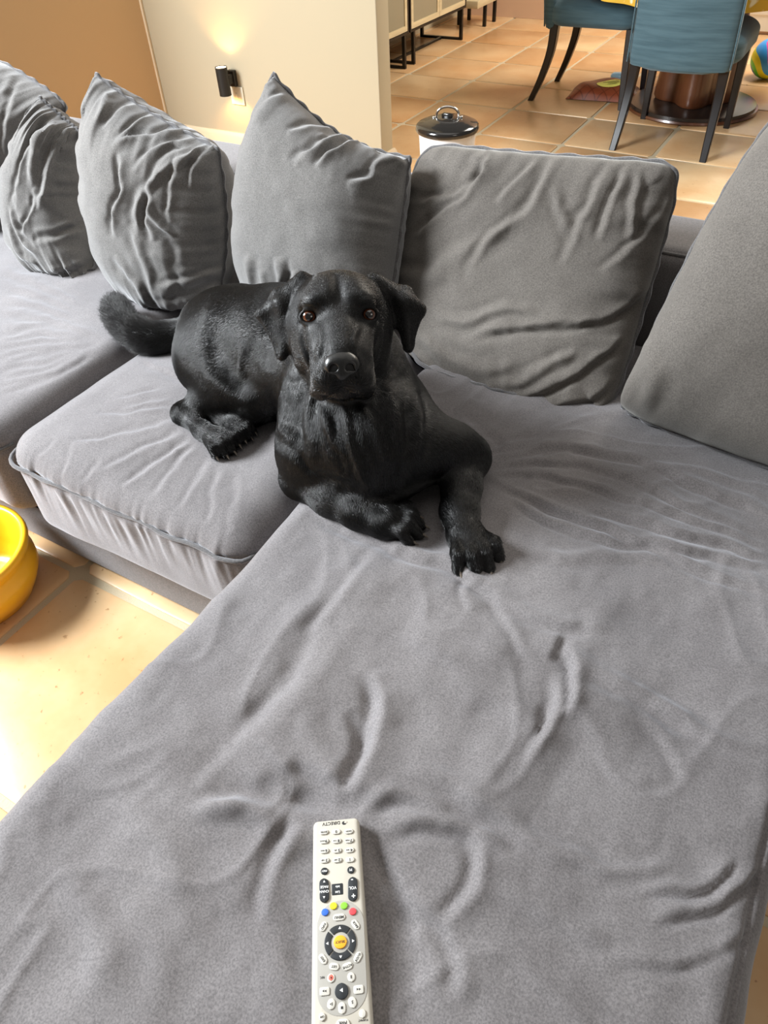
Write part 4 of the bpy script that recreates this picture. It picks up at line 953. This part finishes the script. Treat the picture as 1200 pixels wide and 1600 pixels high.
# ------------------------------------------------------------------ cane fronted cabinets
m_cane = mat('woven_cane', (.30, .26, .17), .8, .2); m_oak = mat('pale_wood_frame', (.56, .46, .28), .5, .4); mottle(m_oak, (.50, .41, .25), (.60, .50, .31), 4, vec=coords(m_oak, (1, 1, 12)))
def cane_nodes():
    b = m_cane.node_tree.nodes['Principled BSDF']; v = coords(m_cane, (1, 1, 1))
    w1 = N(m_cane, 'ShaderNodeTexWave', Scale=90, Distortion=.6); w1.bands_direction = 'Y'; w2 = N(m_cane, 'ShaderNodeTexWave', Scale=90, Distortion=.6); w2.bands_direction = 'Z'
    L(m_cane, v, w1.inputs[0]); L(m_cane, v, w2.inputs[0]); mm = N(m_cane, 'ShaderNodeMath', _operation='MULTIPLY'); L(m_cane, w1.outputs['Fac'], mm.inputs[0]); L(m_cane, w2.outputs['Fac'], mm.inputs[1])
    r = N(m_cane, 'ShaderNodeValToRGB'); r.color_ramp.elements[0].color = (.20, .17, .11, 1); r.color_ramp.elements[1].color = (.42, .36, .24, 1); r.color_ramp.elements[1].position = .6
    L(m_cane, mm.outputs[0], r.inputs[0]); L(m_cane, r.outputs[0], b.inputs['Base Color'])
    bp = N(m_cane, 'ShaderNodeBump', Strength=.4, Distance=.002); L(m_cane, mm.outputs[0], bp.inputs['Height']); L(m_cane, bp.outputs[0], b.inputs['Normal'])
cane_nodes()
def cabinet(y0, y1, label):
    X1, X0_, zb, zt = -2.77, -3.15, .20, .98
    c = empty('cane_cabinet', ((X0_+X1)/2, (y0+y1)/2, 0)); tag(c, label, 'cabinet', 'cane-fronted cabinets along the dining room wall'); ox, oy = (X0_+X1)/2, (y0+y1)/2
    def bx(nm, lo, hi, m, par, bv=.002): return box(nm, (lo[0]-ox, lo[1]-oy, lo[2]), (hi[0]-ox, hi[1]-oy, hi[2]), m, par, bv, 1)
    bx('carcass', (X0_, y0+.012, zb+.012), (X1-.022, y1-.012, zt-.012), m_oak, c)
    fr = bmesh.new()
    for lo, hi in (((X0_, y0, zb), (X1, y0+.014, zt)), ((X0_, y1-.014, zb), (X1, y1, zt)), ((X0_, y0+.0145, zb), (X1, y1-.0145, zb+.014)), ((X0_, y0+.0145, zt-.014), (X1, y1-.0145, zt))):
        add_box(fr, (lo[0]-ox, lo[1]-oy, lo[2]), (hi[0]-ox, hi[1]-oy, hi[2]))
    bmobj('frame', fr, M_BLACKM, c)
    ym = (y0+y1)/2
    for a0, a1 in ((y0+.017, ym-.002), (ym+.002, y1-.017)):
        bm = bmesh.new(); z0, z1 = zb+.017, zt-.017; w = .032
        for lo, hi in (((a0, z0), (a0+w, z1)), ((a1-w, z0), (a1, z1)), ((a0+w, z0), (a1-w, z0+w)), ((a0+w, z1-w), (a1-w, z1))):
            add_box(bm, (X1-.020-ox, lo[0]-oy, lo[1]), (X1-.002-ox, hi[0]-oy, hi[1]))
        d = bmobj('door', bm, m_oak, c); bx('cane_panel', (X1-.016, a0+w, z0+w), (X1-.008, a1-w, z1-w), m_cane, d, 0)
    for q in (y0+.05, y1-.06):
        bm = bmesh.new()
        for xx in (X0_+.02, X1-.025): add_box(bm, (xx-ox, q-oy, .012), (xx+.022-ox, q+.022-oy, zb))
        add_box(bm, (X0_+.02-ox, q-oy, 0), (X1-.003-ox, q+.022-oy, .016)); bmobj('leg', bm, M_BLACKM, c)
    bx('stretcher', (X0_+.19, y0+.07, 0.0), (X0_+.21, y1-.06, .014), M_BLACKM, c, 0)
cabinet(4.12, 5.03, 'nearer of the two cane cabinets on black metal legs, cut off by the wall')
cabinet(5.05, 5.92, 'farther of the two cane cabinets on black metal legs')
st = empty('side_table', (-2.9, 6.35, 0)); tag(st, 'low pale stand with black legs at the far end of the dining room', 'table')
lz = ony(742, 4, 6.38)[2]
box('table_top', (-.16, -.2, lz), (.12, .2, lz+.05), m_oak, st, .004)
for x, y in ((.085, -.02), (-.14, -.02), (.085, .17), (-.14, .17)): box('leg', (x, y, 0), (x+.025, y+.025, lz), M_BLACKM, st, .002)

# ------------------------------------------------------------------ dining chairs
m_blue = mat('blue_woven_fabric', (.075, .17, .24), .85, .25, sheen=.35, sheen_col=(.7, .85, 1)); mottle(m_blue, (.052, .100, .126), (.076, .138, .170), 14, vec=coords(m_blue, (.4, .4, 5)))
bump(m_blue, 500, .4, .001, 2)
def soft_box(name, x0, x1, y0, y1, z0, z1, rxy, rz, m, par, crown=.01, shape=None):
    V, F = rounded_cushion(x0, x1, y0, y1, z0, z1, rxy, rz, 26, 26, 14, crown); V, F = weld(V, F)
    if shape: V = shape(V)
    return npmesh(name, V, F, m, par)
def chair(x, y, rz, label):
    c = empty('dining_chair', (x, y, 0), rz); tag(c, label, 'chair', 'blue upholstered dining chairs')
    soft_box('seat', -.262, .262, .0, .52, .372, .505, .10, .045, m_blue, c, .02)
    def lean(V):
        t = (V[:, 2]-.35)/.65; V = V.copy(); V[:, 1] -= .10*np.clip(t, 0, 1)**1.3; V[:, 0] *= 1-.05*t+.10*np.clip(t-.6, 0, 1); V[:, 1] += .9*V[:, 0]**2-.02; return V
    bk = soft_box('backrest', -.236, .236, -.035, .035, .352, 1.0, .03, .05, m_blue, c, .0, lean)
    for s in (-1, 1): 
        pp = [(s*.225, -.047+.045-.10*max(0, (z-.35)/.65)**1.3, z) for z in np.linspace(.37, .97, 14)]
        tube('piping', [(s*.236*(1-.05*((z-.35)/.65)+.1*max(0, (z-.35)/.65-.6)), -.037-.10*((z-.35)/.65)**1.3+.9*.236**2-.02, z) for z in np.linspace(.38, .96, 14)], .004, m_blue, c, 6)
    def leg(P, r0, r1):
        P = smooth_path(P, 5); n = len(P); rr = np.linspace(r0, r1, n); bm = bmesh.new(); rings = []
        for p, r in zip(P, rr): rings.append([bm.verts.new((p[0]+a_*r, p[1]+b_*r, p[2])) for a_, b_ in ((-1, -.75), (-.75, -1), (.75, -1), (1, -.75), (1, .75), (.75, 1), (-.75, 1), (-1, .75))])
        for a_, b_ in zip(rings, rings[1:]):
            for k in range(8): bm.faces.new((a_[k], a_[(k+1) % 8], b_[(k+1) % 8], b_[k]))
        bm.faces.new(rings[0]); bm.faces.new(rings[-1]); bmobj('leg', bm, M_CHLEG, c, angle=40)
    for s in (-1, 1):
        leg([(s*.205, .045, .39), (s*.210, .035, .26), (s*.216, -.005, .12), (s*.223, -.055, 0)], .024, .016)
        leg([(s*.215, .475, .39), (s*.217, .480, .2), (s*.220, .490, 0)], .023, .015)
chair(-.785, 4.015, 0, 'blue upholstered dining chair seen from behind, in front of the wooden pedestal')
chair(-1.655, 4.83, -math.pi/2, 'blue upholstered dining chair side on, left of the one seen from behind')

# ------------------------------------------------------------------ dining table and cloth
m_mah = mat('mahogany', (.13, .045, .018), .3, .5, coat=.2); mottle(m_mah, (.07, .022, .008), (.12, .042, .017), 5, vec=coords(m_mah, (3, 3, .4)))
m_dk = mat('dark_wood_base', (.018, .013, .011), .25, .5); tb = empty('dining_table', (-.82, 4.80, 0)); tag(tb, 'round dining table on a fluted brown pedestal and dark round base', 'table')
lathe('base_rim', [(.0, .002), (.350, .002), (.356, .008), (.352, .018), (.0, .018)], m_mah, tb, 64)
lathe('base', [(.0, .016), (.342, .016), (.340, .034), (.30, .042), (.0, .044)], m_dk, tb, 64)
def pedestal():
    n = 96; bm = bmesh.new(); rings = []; a0 = math.radians(-80)
    for z, r, l in ((.044, .170, .034), (.06, .178, .036), (.12, .176, .034), (.25, .168, .030), (.45, .16, .025), (.68, .16, .02)):
        rings.append([bm.verts.new(((r+l*math.cos(4*(t-a0)))*math.cos(t), (r+l*math.cos(4*(t-a0)))*math.sin(t), z)) for t in np.linspace(0, 2*math.pi, n, endpoint=False)])
    for a_, b_ in zip(rings, rings[1:]):
        for k in range(n): bm.faces.new((a_[k], a_[(k+1) % n], b_[(k+1) % n], b_[k]))
    return bmobj('pedestal', bm, m_mah, tb, smooth=True)
pedestal()
lathe('table_top', [(0, .672), (.66, .672), (.69, .680), (.69, .698), (0, .700)], m_mah, tb, 64)
m_cl = mat('yellow_patterned_cloth', (.62, .40, .06), .8, .2); r_ = mottle(m_cl, (.60, .36, .04), (.78, .68, .44), 16, 1, .52, .58)
n = 240; V = [(0, 0, .704)]; F = []
for k in range(n):
    t = 2*math.pi*k/n; w = .018*math.sin(t*14)+.010*math.sin(t*23+1)
    for j, (r, z) in enumerate(((.4, .704), (.685, .704), (.702+w*.2, .696), (.712+w*.6, .66), (.716+w, .572+.01*math.sin(t*5)))): V.append((r*math.cos(t), r*math.sin(t), z))
Fq = [];
for k in range(n):
    a_, b_ = 1+k*5, 1+((k+1) % n)*5; F.append((0, a_, b_))
    for j in range(4): F.append((a_+j, a_+j+1, b_+j+1, b_+j))
me = bpy.data.meshes.new('tablecloth'); me.from_pydata(V, [], F); me.update(); tc_ = link('tablecloth', me, m_cl); tc_.location = (-.82, 4.80, 0)
tag(tc_, 'yellow patterned cloth hanging over the dining table edge', 'tablecloth')

# ------------------------------------------------------------------ snack bag, wrapper, ball
m_bag = mat('brown_printed_foil', (.30, .075, .03), .35, .5)
def bag_nodes():
    b = m_bag.node_tree.nodes['Principled BSDF']; v = coords(m_bag)
    w = []
    for k, sc_ in enumerate(((1, 1, 0), (1, -1, 0))):
        vm = N(m_bag, 'ShaderNodeVectorMath', _operation='DOT_PRODUCT'); vm.inputs[1].default_value = (sc_[0]*14, sc_[1]*14, 0); L(m_bag, v, vm.inputs[0])
        fr = N(m_bag, 'ShaderNodeMath', _operation='FRACT'); L(m_bag, vm.outputs['Value'], fr.inputs[0]); c = N(m_bag, 'ShaderNodeMath', _operation='COMPARE'); c.inputs[1].default_value = .5; c.inputs[2].default_value = .05
        L(m_bag, fr.outputs[0], c.inputs[0]); w.append(c)
    mx = N(m_bag, 'ShaderNodeMath', _operation='MAXIMUM'); L(m_bag, w[0].outputs[0], mx.inputs[0]); L(m_bag, w[1].outputs[0], mx.inputs[1])
    r = N(m_bag, 'ShaderNodeValToRGB'); r.color_ramp.elements[0].color = (.21, .050, .020, 1); r.color_ramp.elements[1].color = (.12, .025, .01, 1); L(m_bag, mx.outputs[0], r.inputs[0]); L(m_bag, r.outputs[0], b.inputs['Base Color'])
bag_nodes()
c_ = onz(948, 140, 0.03); bag = empty('snack_bag', (c_[0], c_[1], 0), math.radians(8)); tag(bag, 'brown quilted-print snack bag with a yellow label lying on the tiles', 'bag')
n = 24; U, Vv = np.meshgrid(np.linspace(-1, 1, n+1), np.linspace(-1, 1, n+1), indexing='ij')
f = ((1-np.abs(U)**3)*(1-np.abs(Vv)**2.2)).clip(0)**.6; hx, hy = .20, .14
top = np.stack([U*hx*(1-.08*Vv), Vv*hy, .004+.075*f*(1+.12*np.sin(U*5+Vv*3))], -1).reshape(-1, 3); bot = np.stack([U*hx*(1-.08*Vv), Vv*hy, .003-.0*f], -1).reshape(-1, 3)
idx = np.arange((n+1)**2).reshape(n+1, n+1); q = np.stack([idx[:-1, :-1].ravel(), idx[1:, :-1].ravel(), idx[1:, 1:].ravel(), idx[:-1, 1:].ravel()], 1)
npmesh('bag', np.vstack([top, bot]), np.vstack([q, q[:, ::-1]+(n+1)**2]), m_bag, bag)
m_lab = mat('yellow_label', (.80, .74, .16), .45); m_lk = mat('label_ink', (.10, .08, .02), .6)
def on_bag(u, v): fz = ((1-abs(u)**3)*(1-abs(v)**2.2))**.6; return (u*hx*(1-.08*v), v*hy, .004+.075*fz*(1+.12*math.sin(u*5+v*3)))
bm = bmesh.new(); ce = on_bag(.08, -.30); ring = []
cv = bm.verts.new((ce[0], ce[1], ce[2]+.004))
rg1 = []; rg0 = []
for t in np.linspace(0, 2*math.pi, 28, endpoint=False):
    ct, st_ = math.cos(t), math.sin(t); u, v = .08+.36*math.copysign(abs(ct)**.7, ct), -.30+.24*math.copysign(abs(st_)**.8, st_); p = on_bag(u, v); rg1.append(bm.verts.new((p[0], p[1], p[2]+.003)))
for k in range(28): bm.faces.new((cv, rg1[k], rg1[(k+1) % 28]))
lab = bmobj('label', bm, m_lab, bag, smooth=True); lab['label'] = 'yellow rounded label'
for v0, u0, u1 in ((-.20, -.12, .32), (-.29, -.15, .34), (-.37, -.1, .28)):
    bm = bmesh.new(); pa = [on_bag(u, v0) for u in np.linspace(u0, u1, 8)]
    for p, p2 in zip(pa, pa[1:]): bm.faces.new([bm.verts.new((x, y+dy, z+.0046)) for (x, y, z), dy in ((p, -.004), (p2, -.004), (p2, .005), (p, .005))])
    bmobj('lettering', bm, m_lk, lab)
c_ = onz(968, 117, .02); V, F = rounded_cushion(-.05, .05, -.03, .03, 0, .03, .02, .012, 10, 10, 6, .004); V, F = weld(V, F); V += .003*fbm(V*40, 3)[:, None]; V[:, 2] = np.maximum(V[:, 2], 0.0005)
wr = npmesh('wrapper', V, F, mat('pale_blue_foil', (.35, .62, .85), .35)); wr.location = (c_[0], c_[1], 0); tag(wr, 'small crumpled pale blue wrapper behind the brown bag', 'wrapper')
c_ = onz(1203, 92, .105)
m_ball = mat('striped_rubber', (1, .2, .5), .35, .5)
def ball_nodes():
    b = m_ball.node_tree.nodes['Principled BSDF']; v = coords(m_ball, (9, 9, 9)); s = N(m_ball, 'ShaderNodeSeparateXYZ'); L(m_ball, v, s.inputs[0])
    a1 = N(m_ball, 'ShaderNodeMath', _operation='SINE'); mm = N(m_ball, 'ShaderNodeMath', _operation='MULTIPLY'); mm.inputs[1].default_value = 3.2; L(m_ball, s.outputs[0], mm.inputs[0]); L(m_ball, mm.outputs[0], a1.inputs[0])
    m2 = N(m_ball, 'ShaderNodeMath', _operation='MULTIPLY_ADD'); m2.inputs[1].default_value = .22; L(m_ball, a1.outputs[0], m2.inputs[0]); L(m_ball, s.outputs[2], m2.inputs[2])
    m3 = N(m_ball, 'ShaderNodeMath', _operation='MULTIPLY_ADD'); m3.inputs[1].default_value = .5; m3.inputs[2].default_value = .5; L(m_ball, m2.outputs[0], m3.inputs[0])
    r = N(m_ball, 'ShaderNodeValToRGB'); r.color_ramp.interpolation = 'CONSTANT'; e = r.color_ramp.elements
    e[0].position = 0; e[0].color = (.02, .12, .45, 1); e[1].position = .2; e[1].color = (.12, .62, .05, 1)
    for p_, c in ((.36, (.85, .85, .02)), (.56, (.05, .35, .85)), (.75, (.85, .10, .35)), (.9, (.85, .85, .02))): x = e.new(p_); x.color = (*c, 1)
    L(m_ball, m3.outputs[0], r.inputs[0]); L(m_ball, r.outputs[0], b.inputs['Base Color'])
ball_nodes()
bm = bmesh.new(); bmesh.ops.create_uvsphere(bm, u_segments=40, v_segments=28, radius=.108); ball = bmobj('ball', bm, m_ball, None, smooth=True); ball.location = (c_[0], c_[1], .108); ball.rotation_euler = (.5, .5, 0)
tag(ball, 'multicoloured striped ball on the tiles at the right edge', 'ball')
